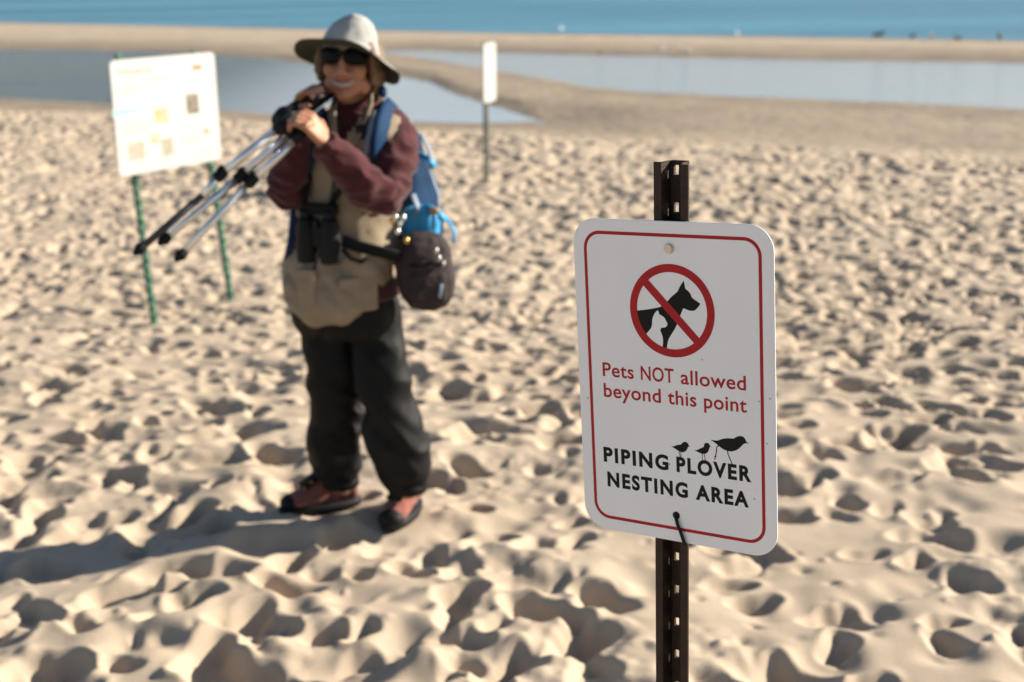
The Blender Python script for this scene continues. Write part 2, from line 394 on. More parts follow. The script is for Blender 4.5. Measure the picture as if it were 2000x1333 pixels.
# ------------------------------------------------------------------ the regulation sign in front
S_T = Vector((0.222557, 0.061437, 1.96416)); S_R = (0.82564047, 0.08093072, -0.55836192); S_D = (0.05244287, 0.97436528, 0.21877395)
def c2w(v): return R_ * v[0] - U_ * v[1] + F_ * v[2]
SO = CAM + c2w(S_T); SX = c2w(S_R).normalized(); SY = -c2w(S_D).normalized(); SY = (SY - SX * SY.dot(SX)).normalized(); SN = SX.cross(SY)
def S(px, py):
    d = ray(px, py); t = (SO - CAM).dot(SN) / d.dot(SN); p = CAM + d * t - SO
    return Vector((p.dot(SX), p.dot(SY)))
def SW(x, y, z=0): return SO + SX * x + SY * y + SN * z

white_paint = mat('sign_white', (.80, .80, .80), .35, var=.03, vscale=40, bump=.02, bscale=900)
def speck_paint():
    m = mat('sign_face_white', (.80, .80, .81), .38); nt = m.node_tree; N = nt.nodes; b = N['Principled BSDF']
    tc = N.new('ShaderNodeTexCoord'); v = N.new('ShaderNodeTexVoronoi'); v.inputs['Scale'].default_value = 26; v.inputs['Randomness'].default_value = 1
    nzz = N.new('ShaderNodeTexNoise'); nzz.inputs['Scale'].default_value = 9; nzz.inputs['Detail'].default_value = 6
    nt.links.new(tc.outputs['Object'], v.inputs['Vector']); nt.links.new(tc.outputs['Object'], nzz.inputs['Vector'])
    r = N.new('ShaderNodeValToRGB'); e = r.color_ramp.elements; e[0].position = .03; e[0].color = (.33, .31, .29, 1); e[1].position = .045; e[1].color = (1, 1, 1, 1)
    nt.links.new(v.outputs['Distance'], r.inputs[0])
    r2 = N.new('ShaderNodeValToRGB'); e = r2.color_ramp.elements; e[0].position = .35; e[0].color = (.85, .857, .875, 1); e[1].position = .65; e[1].color = (.885, .89, .905, 1)
    nt.links.new(nzz.outputs[0], r2.inputs[0])
    mx = N.new('ShaderNodeMixRGB'); mx.blend_type = 'MULTIPLY'; mx.inputs[0].default_value = .8
    nt.links.new(r2.outputs[0], mx.inputs[1]); nt.links.new(r.outputs[0], mx.inputs[2]); nt.links.new(mx.outputs[0], b.inputs['Base Color'])
    return m
face_white = speck_paint()
red_ink = mat('sign_red', (.42, .012, .018), .5, spec=.25, var=.08, vscale=30)
black_ink = mat('sign_black', (.008, .007, .006), .6, spec=.2)
steel_brown = mat('post_brown', (.024, .017, .013), .55, spec=.25, metal=.1, col2=(.05, .027, .016), vscale=60, bump=.3, bscale=300)
zinc = mat('bolt_zinc', (.62, .56, .45), .42, metal=.8)
black_plastic = mat('black_plastic', (.007, .007, .008), .45, spec=.2)

def rounded(w, h, r, n=10):
    pts = []
    for cx, cy, a0 in ((w / 2 - r, h / 2 - r, 0), (-w / 2 + r, h / 2 - r, 90), (-w / 2 + r, -h / 2 + r, 180), (w / 2 - r, -h / 2 + r, 270)):
        for k in range(n + 1):
            a = rad(a0 + 90 * k / n); pts.append((cx + r * math.cos(a), cy + r * math.sin(a)))
    return pts
SIGN_BASE = SO - SN * .02
sroot = thing('regulation_sign', 'white metal sign with red border, no pets symbol and plover lettering on brown steel post', 'sign', (SO.x, SO.y, 0))
def plate(w, h, r, t, W, holes=()):
    P = rounded(w, h, r); b = .0006; rings = []
    for ins, z in ((.0, -t + b), (.0, -b), (b, 0)):
        rings.append([W(x * (1 - 2 * ins / w), y * (1 - 2 * ins / h), z) for x, y in P])
    rings.insert(0, [W(x * (1 - 2 * b / w), y * (1 - 2 * b / h), -t) for x, y in P])
    return MB().loft(rings)
panel = plate(.3048, .4572, .036, .0022, SW).build('sign_panel', face_white, sroot, smooth=False)

class Print:
    """flat ink on a plate: polygons and strokes, each layer a hair above the last"""
    def __init__(s, W, z0=.00012): s.mb = MB(); s.W = W; s.z = z0
    def step(s): s.z += .000012
    def poly(s, *loops):
        tri = tessellate_polygon([[Vector((p[0], p[1], 0)) for p in l] for l in loops])
        flat = [p for l in loops for p in l]
        fs = []
        for a, b, c in tri:
            A, B, C = flat[a], flat[b], flat[c]
            cr = (B[0] - A[0]) * (C[1] - A[1]) - (B[1] - A[1]) * (C[0] - A[0])
            if abs(cr) < 1e-14: continue
            fs.append((a, b, c) if cr > 0 else (a, c, b))
        s.mb.add([s.W(p[0], p[1], s.z) for p in flat], fs); s.step()
    def stroke(s, pts, w, closed=False, thin=1.0):
        P = [Vector((p[0], p[1])) for p in pts]; n = len(P); L, Rr = [], []
        for i in range(n):
            a = P[(i - 1) % n] if closed or i > 0 else None; c = P[(i + 1) % n] if closed or i < n - 1 else None
            d1 = (P[i] - a).normalized() if a is not None else None; d2 = (c - P[i]).normalized() if c is not None else None
            if d1 is None: d1 = d2
            if d2 is None: d2 = d1
            t = (d1 + d2)
            if t.length < 1e-6: t = d1
            t.normalize(); nn = Vector((-t.y, t.x)); k = 1 / max(.35, nn.dot(Vector((-d1.y, d1.x))))
            of = nn * w / 2 * k; of.y *= thin
            L.append(P[i] + of); Rr.append(P[i] - of)
        m = n if closed else n - 1
        v = [s.W(p.x, p.y, s.z) for p in L + Rr]
        s.mb.add(v, [(i, n + i, n + (i + 1) % n, (i + 1) % n) for i in range(m)]); s.step()
    def build(s, name, m, parent):
        return link(name, s.mb.mesh(name), m, parent)

pr = Print(SW, .00010)
def ringpoly(pr, w, h, r, t, cx=0, cy=0):
    A = [(x + cx, y + cy) for x, y in rounded(w, h, r)]; B = [(x + cx, y + cy) for x, y in rounded(w - 2 * t, h - 2 * t, r - t)]
    n = len(A); pr.mb.add([pr.W(*p, pr.z) for p in A + B], [(i, (i + 1) % n, n + (i + 1) % n, n + i) for i in range(n)]); pr.step()
ringpoly(pr, .3048 - .034, .4572 - .034, .0255, .0048)
pr.build('red_border', red_ink, panel)
c5 = lambda x, y: S(1210 + x / 6.348, 500 + y / 6.348)
c6 = lambda x, y: S(1160 + x / 6.06, 830 + y / 6.06)
c2 = lambda x, y: S(1080 + x / 3.173, 680 + y / 3.173)
def smooth_loop(pts, it=2, keep=()):
    for _ in range(it):
        out = []
        n = len(pts)
        for i in range(n):
            a, b = pts[i], pts[(i + 1) % n]
            out.append((.78 * a[0] + .22 * b[0], .78 * a[1] + .22 * b[1])); out.append((.22 * a[0] + .78 * b[0], .22 * a[1] + .78 * b[1]))
        pts = out
    return pts
dog = [(195, 681), (330, 668), (440, 650), (520, 632), (595, 565), (640, 510), (690, 470), (722, 440), (735, 410), (760, 362), (794, 310), (797, 312), (806, 355), (815, 410), (850, 435), (880, 470), (893, 515), (940, 552), (1003, 594), (1001, 600), (985, 625), (960, 655), (935, 678), (900, 685), (860, 678), (825, 665), (790, 648), (775, 690), (750, 748), (715, 845), (690, 900), (650, 965), (615, 1020), (598, 1070), (580, 1185), (530, 1185), (538, 1110), (540, 1040), (532, 990), (515, 950), (505, 920), (512, 900), (530, 890), (560, 892), (585, 875), (597, 840), (575, 805), (560, 770), (530, 745), (490, 725), (485, 690), (470, 675), (440, 705), (415, 755), (405, 800), (405, 850), (395, 890), (370, 925), (330, 970), (300, 1000), (250, 925), (215, 840), (195, 760)]
pr = Print(SW, .00012); pr.poly([c5(*p) for p in smooth_loop(dog, 1)]); pr.build('dog_silhouette', black_ink, panel)
ext = [c5(122, 640), c5(1170, 735), c5(590, 103), c5(700, 1265)]
cen = S(1210 + 646 / 6.348, 500 + 684 / 6.348); Ro = sum((e - cen).length for e in ext) / 4
exi = [c5(210, 645), c5(1078, 725), c5(600, 207), c5(690, 1165)]; Ri = sum((e - cen).length for e in exi) / 4
pr = Print(SW, .00022)
n = 72; A = [cen + Vector((math.cos(2 * math.pi * k / n), math.sin(2 * math.pi * k / n))) * Ro for k in range(n)]; B = [cen + (p - cen) * (Ri / Ro) for p in A]
pr.mb.add([SW(p.x, p.y, pr.z) for p in A + B], [(i, (i + 1) % n, n + (i + 1) % n, n + i) for i in range(n)]); pr.step()
pr.poly([c5(330, 266), c5(1012, 1046), c5(947, 1111), c5(270, 339)])
pr.build('prohibition_ring', red_ink, panel)
pr = Print(SW, .00012)
for b in ([(1376, 176), (1380, 178), (1420, 185), (1468, 188), (1510, 170), (1560, 160), (1610, 160), (1650, 167), (1680, 148), (1710, 135), (1745, 133), (1775, 147), (1795, 175), (1803, 203), (1836, 221), (1838, 224), (1800, 218), (1770, 228), (1745, 255), (1715, 285), (1680, 305), (1630, 318), (1580, 312), (1530, 290), (1490, 262), (1465, 240), (1430, 212)],
          [(908, 254), (912, 256), (945, 257), (985, 238), (1035, 235), (1045, 215), (1070, 200), (1095, 205), (1115, 222), (1122, 245), (1139, 261), (1115, 258), (1105, 290), (1085, 315), (1055, 328), (1020, 322), (985, 300), (950, 275)],
          [(1186, 304), (1190, 306), (1225, 300), (1260, 280), (1303, 262), (1303, 235), (1320, 215), (1345, 213), (1365, 228), (1372, 250), (1391, 260), (1370, 262), (1362, 300), (1345, 330), (1310, 348), (1270, 342), (1235, 325)]):
    pr.poly([c6(*p) for p in smooth_loop(b, 2)])
mm = .00095
for l, w in (([(1478, 245), (1455, 265), (1448, 330), (1440, 380), (1428, 414)], 1.5), ([(1447, 370), (1424, 380)], 1.3), ([(1582, 310), (1588, 350), (1636, 464)], 1.5), ([(1008, 315), (1015, 350), (1022, 384)], 1.0), ([(1030, 320), (1032, 384)], 1.0), ([(1283, 340), (1283, 422)], 1.0), ([(1306, 343), (1320, 422)], 1.0)):
    pr.stroke([c6(*p) for p in l], mm * w)
pr.build('plover_silhouettes', black_ink, panel)

# lettering: Blender's built-in sans, each word fitted to its measured place on the plate
def text_mesh(body, off, spc):
    cu = bpy.data.curves.new('t', 'FONT'); cu.body = body; cu.offset = off; cu.space_character = spc; cu.dimensions = '2D'; cu.fill_mode = 'FRONT'; cu.resolution_u = 6
    ob = bpy.data.objects.new('t', cu); COL.objects.link(ob)
    me = bpy.data.meshes.new_from_object(ob.evaluated_get(bpy.context.evaluated_depsgraph_get()))
    v = [tuple(q.co) for q in me.vertices]; f = [tuple(q.vertices) for q in me.polygons]
    bpy.data.objects.remove(ob); bpy.data.meshes.remove(me)
    return v, f
def lettering(words, off, spc, base_l, base_r, fx, cap, m):
    cv, _ = text_mesh('I', off, 1); c0 = min(q[1] for q in cv); ch = max(q[1] for q in cv) - c0
    d = base_r - base_l; dx = d.normalized(); up = Vector((-dx.y, dx.x)); mb = MB()
    for w, x0, x1 in words:
        v, f = text_mesh(w, off, spc)
        a0 = min(q[0] for q in v); a1 = max(q[0] for q in v)
        b0 = base_l + dx * (fx(x0) - base_l).dot(dx); b1 = base_l + dx * (fx(x1) - base_l).dot(dx); sx = (b1 - b0).length / (a1 - a0); sy = cap / ch
        P = [b0 + dx * ((q[0] - a0) * sx) + up * ((q[1] - c0) * sy) for q in v]
        fs = []
        for q in f:
            A, B, C = P[q[0]], P[q[1]], P[q[2]]; cr = (B.x - A.x) * (C.y - A.y) - (B.y - A.y) * (C.x - A.x)
            fs.append(q if cr > 0 else tuple(reversed(q)))
        mb.add([SW(q.x, q.y, .00014) for q in P], fs)
    return link('lettering', mb.mesh('lettering'), m, panel)
cap1 = (c2(312, 90) - c2(312, 173)).length
lettering((('Pets', 310, 502), ('NOT', 546, 750), ('allowed', 793, 1197)), .015, 1.05, c2(312, 174), c2(1197, 265), lambda x: c2(x, 174 + (x - 312) * .1028), cap1 * 1.03, red_ink)
lettering((('beyond', 317, 670), ('this', 713, 890), ('point', 937, 1202)), .015, 1.05, c2(318, 302), c2(1202, 402), lambda x: c2(x, 302 + (x - 318) * .113), cap1 * 1.03, red_ink)
cap3 = (c6(122, 260) - c6(125, 436)).length
lettering((('PIPING', 119, 885), ('PLOVER', 980, 1866)), .042, 1.22, c6(125, 436), c6(1862, 683), lambda x: c6(x, 436 + (x - 125) * .1422), cap3, black_ink)
lettering((('NESTING', 165, 1115), ('AREA', 1207, 1835)), .042, 1.22, c6(172, 728), c6(1832, 983), lambda x: c6(x, 728 + (x - 172) * .1536), cap3, black_ink)

# bolt, cable tie, post
bp_ = S(1307, 486)
mb = MB()
for z0, z1, r0, r1 in ((.0002, .0014, .0075, .0075), (.0014, .0045, .0064, .0058)):
    mb.loft([[SW(bp_.x + r * math.cos(2 * math.pi * k / 20), bp_.y + r * math.sin(2 * math.pi * k / 20), z) for k in range(20)] for r, z in ((r0, z0), (r1, z1))])
mb.build('bolt', zinc, sroot, smooth=False)
h0 = S(1321, 1007); h1 = S(1339, 1061)
mb = MB(); r = .0056
mb.loft([[SW(h0.x + q * math.cos(2 * math.pi * k / 20), h0.y + q * math.sin(2 * math.pi * k / 20), z) for k in range(20)] for q, z in ((r, .0001), (r, .0005), (r * .8, .0009))])
mb.tube([SW(h0.x, h0.y + .002, .0005), SW(h0.x + .001, h0.y - .004, .003), SW(h0.x * .72 + h1.x * .28, h0.y * .70 + h1.y * .30, .0042), SW(h0.x * .35 + h1.x * .65, h0.y * .40 + h1.y * .60, .0042), SW(h1.x, h1.y, .0034), SW(h1.x + .001, h1.y - .004, .000), SW(h1.x + .001, h1.y - .003, -.006)], .0028, n=8, flat=.55, up=SN)
mb.build('cable_tie', black_plastic, sroot)

# steel channel post with punched slots: axis through two points behind the plate
def post_point(px, py, off):
    d = ray(px, py); o = SO - SN * off; t = (o - CAM).dot(SN) / d.dot(SN); return CAM + d * t
PT = post_point(1310, 318, .004); PB = post_point(1312, 1333, .004)
pax = (PB - PT).normalized(); PB = PT + pax * ((-.35 - PT.z) / pax.z)
psx = (SX - pax * SX.dot(pax)).normalized(); psn = psx.cross(-pax).normalized()
if psn.dot(SN) < 0: psn = -psn
plen = (PB - PT).length
th = .0028; hwid = .026; web = .0125; dep = .024; fl = .0145
prof = [(-hwid, 0), (-fl, 0), (-web, -dep), (web, -dep), (fl, 0), (hwid, 0)]
def PW(a, b, s): return PT + psx * a + psn * b + pax * s
mb = MB()
def strip_solid(p0, p1, s0, s1, th=th):
    d = Vector((p1[0] - p0[0], p1[1] - p0[1])).normalized(); nx, ny = -d.y * th, d.x * th
    q = [(p0[0], p0[1]), (p1[0], p1[1]), (p1[0] - nx, p1[1] - ny), (p0[0] - nx, p0[1] - ny)]
    v = [PW(a, b, s0) for a, b in q] + [PW(a, b, s1) for a, b in q]
    mb.add(v, [(0, 1, 2, 3), (7, 6, 5, 4), (0, 4, 5, 1), (1, 5, 6, 2), (2, 6, 7, 3), (3, 7, 4, 0)])
for i in (0, 1, 3, 4): strip_solid(prof[i], prof[i + 1], 0 if i in (1, 3) else .002 * (i % 3), plen)
sl = (-.0080, -.0006); hs = .0135; pitch = .0508; s = .006
strip_solid((-web, -dep), (sl[0], -dep), 0, plen, .0055); strip_solid((sl[1], -dep), (web, -dep), 0, plen, .0055)
prev = 0
while s < plen:
    strip_solid((sl[0], -dep), (sl[1], -dep), prev, s, .0055); prev = s + hs; s += pitch
me = mb.mesh('post'); bm = bmesh.new(); bm.from_mesh(me); bmesh.ops.recalc_face_normals(bm, faces=bm.faces); bm.to_mesh(me); bm.free()
link('post', me, steel_brown, sroot)

# ------------------------------------------------------------------ information panel on two green posts
tgreen = mat('post_green', (.012, .075, .045), .55, col2=(.02, .10, .06), vscale=40)
panel_white = mat('panel_white', (.43, .43, .415), .45, var=.02, vscale=8)
def t_post(name, top, bot, parent, face):
    ax = (top - bot).normalized(); sx_ = ax.cross(face).normalized(); fn = sx_.cross(ax)
    if fn.dot(face) < 0: fn = -fn
    b2 = bot - ax * .25; n = int((top - b2).length / .052)
    mb = MB(); mb.box((top + b2) / 2, sx_ * .017, fn * .0022, ax * ((top - b2).length / 2))
    mb.box((top + b2) / 2 - fn * .016, sx_ * .0022, fn * .0138, ax * ((top - b2).length / 2))
    for i in range(n):                          # studs up the face of the post
        c = b2 + ax * (.03 + i * .052); mb.box(c + fn * .007 + sx_ * (.004 if i % 2 else -.004), sx_ * .013, fn * .005, ax * .011, .003)
    return mb.build(name, tgreen, parent, smooth=False)
iroot = thing('information_panel', 'tilted white information board with small pictures on two green studded posts', 'information board', ((INFO_A.x + INFO_B.x) / 2, (INFO_A.y + INFO_B.y) / 2, 0))
YA, YB = INFO_A.y, INFO_B.y
fdir = (INFO_B - INFO_A).normalized(); inorm = Vector((fdir.y, -fdir.x, 0))
topA = at_y(232, 104, YA); topB = at_y(380, 99, YB)
# the board's four corners lie in the plane of the posts, a little in front
pc = INFO_A + inorm * .03
def on_board(px, py):
    d = ray(px, py); t = (pc - CAM).dot(inorm) / d.dot(inorm); return CAM + d * t
cTL, cTR, cBR, cBL = [on_board(*p) for p in ((207, 119), (413, 104), (438, 309), (240, 347))]
IO = (cTL + cTR + cBR + cBL) / 4; IX = ((cTR - cTL) + (cBR - cBL)).normalized(); IY = ((cTL - cBL) + (cTR - cBR)).normalized(); IY = (IY - IX * IY.dot(IX)).normalized(); IN = IX.cross(IY)
IW_, IH_ = ((cTR - cTL).length + (cBR - cBL).length) / 2, ((cTL - cBL).length + (cTR - cBR).length) / 2
def IWp(x, y, z=0): return IO + IX * x + IY * y + IN * z
t_post('post', topA, INFO_A, iroot, inorm); t_post('post', topB, INFO_B, iroot, inorm)
board = plate(IW_, IH_, .03, .004, IWp).build('panel', panel_white, iroot, smooth=False)
def ib(px, py):
    d = ray(px, py); t = (IO - CAM).dot(IN) / d.dot(IN); p = CAM + d * t - IO; return Vector((p.dot(IX), p.dot(IY)))
ci = lambda x, y: ib(190 + x / 4.938, 90 + y / 4.938)
def patch(name, q, col, z=.0006, col2=None):
    m = mat(name + '_ink', col, .5, col2=col2, vscale=30) if col2 else mat(name + '_ink', col, .5, var=.1, vscale=30)
    p = Print(IWp, z); p.poly([ci(*a) for a in q]); p.build(name, m, board)
patch('heading_mark', [(912, 190), (1005, 185), (1008, 225), (918, 232)], (.62, .14, .04))
patch('colour_band', [(145, 615), (330, 598), (470, 590), (480, 612), (340, 650), (155, 700)], (.26, .46, .44))
patch('picture', [(852, 470), (965, 458), (988, 645), (868, 660)], (.04, .06, .065), .0006, (.26, .20, .13))
patch('picture', [(540, 610), (672, 596), (690, 735), (560, 750)], (.30, .28, .15), .0006, (.42, .38, .25))
patch('picture', [(612, 900), (728, 885), (745, 1050), (630, 1070)], (.22, .21, .16), .0006, (.36, .33, .27))
patch('picture', [(290, 945), (450, 920), (470, 1085), (310, 1110)], (.42, .25, .19), .0006, (.48, .36, .31))
patch('picture', [(505, 860), (595, 845), (605, 935), (520, 950)], (.44, .28, .18), .0006, (.48, .38, .30))
patch('heading_mark', [(1020, 800), (1075, 793), (1082, 850), (1028, 858)], (.48, .26, .18))
grey_ink = mat('grey_ink', (.20, .20, .20), .5)
p = Print(IWp, .0006)
for x0, x1, y in ((190, 560, 240), (200, 520, 275), (440, 680, 330), (220, 430, 420), (220, 400, 455), (260, 500, 760), (260, 480, 800), (260, 500, 840), (840, 1000, 880), (840, 990, 915), (960, 1110, 1040)):
    sl = -.075
    seg = x0
    while seg < x1:                             # short dashes where the lines of small print run
        e = min(x1, seg + random.uniform(18, 60)); p.stroke([ci(seg, y + (seg - x0) * sl), ci(e, y + (e - x0) * sl)], .0045 if y > 300 else .009); seg = e + 11
p.build('small_print', grey_ink, board)['kind'] = 'stuff'
for (q, pp) in ((topA, INFO_A), (topB, INFO_B)):
    ax = (q - pp).normalized()
    for k in (.12, .55):
        c = q - ax * k; c2_ = c + inorm * ((IO - c).dot(IN) / inorm.dot(IN)) + IN * .002
        MB().ellipsoid(c2_, IX * .008, IY * .008, IN * .004, 10, 5).build('bolt', zinc, iroot)

# ------------------------------------------------------------------ far pole sign, seen nearly edge on
proot = thing('pole_sign', 'narrow white rounded sign seen almost edge on atop a thin grey green pole', 'sign', POLE)
pole_mat = mat('pole_steel', (.10, .12, .11), .5, metal=.3, col2=(.18, .19, .16), vscale=8)
pt, pb_ = at_y(947, 84, POLE.y), at_y(948, 358, POLE.y) + Vector((0, 0, -.3))
ax = (pt - pb_).normalized(); sx_ = Vector((math.cos(rad(73)), math.sin(rad(73)), 0)); sx_ = (sx_ - ax * sx_.dot(ax)).normalized(); fn = sx_.cross(ax)
if fn.x < 0: fn = -fn
mb = MB()
mb.box((pt + pb_) / 2 - fn * .012, sx_ * .018, fn * .002, ax * ((pt - pb_).length / 2))
for sg in (-1, 1): mb.box((pt + pb_) / 2 + sx_ * .02 * sg, sx_ * .002, fn * .0135, ax * ((pt - pb_).length / 2))
for sg in (-1, 1): mb.box((pt + pb_) / 2 + sx_ * .03 * sg + fn * .0135, sx_ * .011, fn * .002, ax * ((pt - pb_).length / 2))
mb.build('post', pole_mat, proot, smooth=False)
pcx = at_y(950.5, 142, POLE.y) + fn * .03; hh = .50
def PWp(x, y, z=0): return pcx + sx_ * x + ax * y + fn * z
ps = plate(.34, hh, .036, .004, PWp).build('sign_panel', panel_white, proot, smooth=False)
MB().ellipsoid(PWp(0, .2, .002), sx_ * .009, ax * .009, fn * .004, 10, 5).build('bolt', zinc, proot)

# ------------------------------------------------------------------ the walker
def Q(px, py, dy=0.0): return at_y(px, py, YP + dy)
YAW = rad(24)
FW = Vector((-math.sin(YAW), -math.cos(YAW), 0)); LF = Vector((math.cos(YAW), -math.sin(YAW), 0)); UP = Vector((0, 0, 1))
PXM = 615.0
def wr(c, a, b, seed): return mnoise.noise(Vector((c.x * a + seed, c.y * a, c.z * b)))
def ridged(c, a, b, seed): return 1 - 2 * abs(mnoise.noise(Vector((c.x * a + seed, c.y * a, c.z * b))))

skin = mat('skin', (.40, .19, .115), .55, var=.1, vscale=25, spec=.35)
maroon = mat('maroon_fleece', (.060, .014, .017), .95, var=.25, vscale=30, bump=.5, bscale=250, sheen=.15, spec=.2)
khaki = mat('khaki_vest', (.265, .212, .148), .9, var=.12, vscale=14, bump=.3, bscale=500, spec=.2)
khaki_d = mat('vest_zip', (.03, .028, .025), .6)
charcoal = mat('charcoal_trousers', (.0055, .0055, .006), .6, var=.2, vscale=10, bump=.2, bscale=600, spec=.16)
hat_c = mat('hat_cloth', (.33, .33, .32), .9, var=.06, vscale=30, bump=.25, bscale=600, spec=.2)
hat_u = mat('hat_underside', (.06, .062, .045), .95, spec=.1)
hair_m = mat('brown_hair', (.10, .06, .035), .6, col2=(.20, .125, .07), vscale=60, bump=.6, bscale=90)
glass_m = mat('dark_lens', (.004, .004, .005), .3, spec=.12)
blue_m = mat('blue_nylon', (.004, .030, .085), .75, var=.2, vscale=12, bump=.2, bscale=400, spec=.15)
blue_b = mat('bright_blue_nylon', (.02, .25, .50), .55, var=.15, vscale=20, spec=.4)
blue_g = mat('pale_webbing', (.20, .25, .33), .7, var=.1)
black_n = mat('black_nylon', (.007, .007, .008), .75, var=.2, vscale=20, bump=.2, bscale=400, spec=.15)
bag_m = mat('brown_black_bag', (.027, .018, .019), .8, var=.2, vscale=20, bump=.3, bscale=350, spec=.3)
rubber = mat('black_rubber', (.007, .007, .008), .6, spec=.2)
suede = mat('salmon_suede', (.22, .078, .060), .9, var=.2, vscale=30, bump=.4, bscale=300, spec=.2, sheen=.2)
silver = mat('silver_tube', (.80, .81, .80), .30, metal=.85)
tooth = mat('teeth', (.40, .35, .29), .35)
lip_m = mat('lips', (.36, .12, .10), .5)
brass = mat('brass', (.70, .46, .16), .3, metal=.9)

person = thing('person', 'smiling person in grey brimmed hat, sunglasses, khaki vest and dark trousers, shouldering a tripod', 'person', (ground(715, 1015).x, YP, 0))

# head frame: turned to the camera, chin slightly raised
HF = Vector((-.10, -.985, .06)).normalized(); HL = HF.cross(Vector((0, 0, 1))).normalized() * -1
if HL.x < 0: HL = -HL
HUp = HL.cross(HF) if HL.cross(HF).z > 0 else HF.cross(HL)
tiltr = rad(3.0); HL, HUp = (HL * math.cos(tiltr) - HUp * math.sin(tiltr)).normalized(), (HUp * math.cos(tiltr) + HL * math.sin(tiltr)).normalized()
HO = Q(681, 112, -.05)
HS = 0.98
def H(l, u, f): return HO + (HL * l + HUp * u + HF * f) * HS

def torso_rings(specs, n=40, e=2.4):
    rings = []
    for (cx, py, hw, b, dy, drop) in specs:
        c = Q(cx, py, dy); a = hw / PXM; r = []
        for k in range(n):
            ph = 2 * math.pi * k / n; s_, c_ = math.sin(ph), math.cos(ph)
            q = (abs(s_) ** e + abs(c_) ** e) ** (-1 / e)
            r.append(c + LF * (a * q * s_) + FW * (b * q * c_) - UP * (drop * max(0, c_) ** 1.6))
        rings.append(r)
    return rings
T = [(693, 196, 30, .055, .0, 0), (694, 214, 48, .075, .0, .01), (694, 230, 82, .09, .0, .02), (693, 250, 98, .105, 0, .015), (690, 300, 100, .118, 0, 0), (683, 360, 97, .125, 0, 0), (674, 420, 98, .13, 0, 0), (668, 480, 100, .135, 0, 0), (666, 540, 102, .14, 0, 0), (667, 590, 92, .13, 0, 0)]
sleeve_l = ([Q(752, 240, -.01), Q(768, 262, -.04), Q(772, 300, -.09), Q(764, 345, -.15), Q(745, 380, -.20), Q(715, 366, -.245), Q(680, 328, -.28), Q(652, 298, -.305), Q(636, 282, -.315)], [.060, .070, .070, .066, .062, .057, .051, .045, .041])
sleeve_r = ([Q(620, 245, .04), Q(596, 270, .04), Q(580, 310, .02), Q(567, 350, -.02), Q(563, 372, -.06), Q(568, 335, -.10), Q(574, 285, -.13), Q(580, 236, -.15)], [.055, .062, .063, .062, .060, .054, .047, .040])
HIPL, HIPR = Q(728, 600, -.02), Q(640, 600, .02)
leg_r_pts = [(640, 585, .02, 58), (640, 640, .01, 57), (645, 710, .01, 55), (652, 790, .03, 53), (652, 850, .05, 55), (658, 895, .06, 52), (663, 925, .06, 42), (665, 940, .06, 36)]
leg_l_pts = [(728, 585, -.02, 57), (735, 640, -.03, 56), (743, 710, -.06, 54), (757, 790, -.07, 55), (775, 860, -.07, 57), (788, 905, -.06, 53), (795, 935, -.05, 43), (797, 950, -.05, 37)]
def hand(mb, wrist, palm_c, knuckle, across, curl, thumb_side, s=1.0):
    """palm with four curled fingers and a thumb; across = finger row direction, curl = way the fingers bend"""
    d = (knuckle - palm_c).normalized(); across = (across - d * across.dot(d)).normalized(); curl = curl.normalized()
    for k in (-1.5, -.5, .5, 1.5):
        mb.tube([wrist, palm_c + across * (.014 * k), knuckle + across * (.0185 * k)], [.019, .014, .0115], n=10, round_ends=True)
    for k, L in ((-1.5, .052), (-.5, .066), (.5, .07), (1.5, .062)):
        L *= s; p0 = knuckle + across * (.0195 * k)
        p1 = p0 + (d * .75 + curl * .65).normalized() * L * .52; p2 = p1 + (d * .1 + curl).normalized() * L * .42; p3 = p2 + (curl * .75 - d * .66).normalized() * L * .36
        mb.tube([p0, p1, p2, p3], [.0105, .0098, .009, .0078], n=10, round_ends=True)
    t0 = palm_c * .55 + wrist * .45 + across * (.026 * thumb_side)
    t1 = t0 + (d * .55 + across * thumb_side * .75 + curl * .35).normalized() * .036; t2 = t1 + (d * .7 + curl * .7).normalized() * .030; t3 = t2 + (d * .4 + curl * .9 - across * thumb_side * .3).normalized() * .022
    mb.tube([t0, t1, t2, t3], [.015, .0125, .011, .0088], n=10, round_ends=True)

body = MB()
body.loft(torso_rings([(cx, py, hw * .80, b * .80, dy, d) for cx, py, hw, b, dy, d in T], 28))
for (pts, rr) in (sleeve_l, sleeve_r): body.tube(pts, [r * .68 for r in rr], round_ends=True)
for lp in (leg_r_pts, leg_l_pts): body.tube([Q(x, y, d) for x, y, d, r in lp] + [Q(lp[-1][0], lp[-1][1] + 6, lp[-1][2])], [r / PXM * (.60, .60, .56, .50, .46, .46, .5, .6)[i] for i, (x, y, d, r) in enumerate(lp)] + [.035], round_ends=True)
body.ellipsoid(Q(668, 590, 0), LF * .12, FW * .075, UP * .09)
# neck and head
body.tube([Q(694, 222, .0), Q(690, 196, -.01), H(0, -.06, -.02)], [.062, .055, .054])
body.ellipsoid(H(0, .022, -.012), HL * .076 * HS, HUp * .102 * HS, HF * .096 * HS, 28, 18)
body.ellipsoid(H(0, -.062, .026), HL * .060 * HS, HUp * .068 * HS, HF * .062 * HS, 24, 14)
body.ellipsoid(H(0, -.112, .055), HL * .030, HUp * .022, HF * .026)
for sg in (-1, 1):
    body.ellipsoid(H(.040 * sg, -.040, .055), HL * .028, HUp * .026, HF * .028)
    body.ellipsoid(H(.078 * sg, -.012, -.012), HL * .010, HUp * .032, HF * .018)
    body.ellipsoid(H(.052 * sg, -.085, .012), HL * .022, HUp * .03, HF * .03)
    body.ellipsoid(H(.013 * sg, -.052, .094), HL * .010, HUp * .009, HF * .011)
body.tube([H(0, .012, .078), H(0, -.018, .096), H(0, -.046, .108)], [.010, .0115, .014], n=10, round_ends=True)
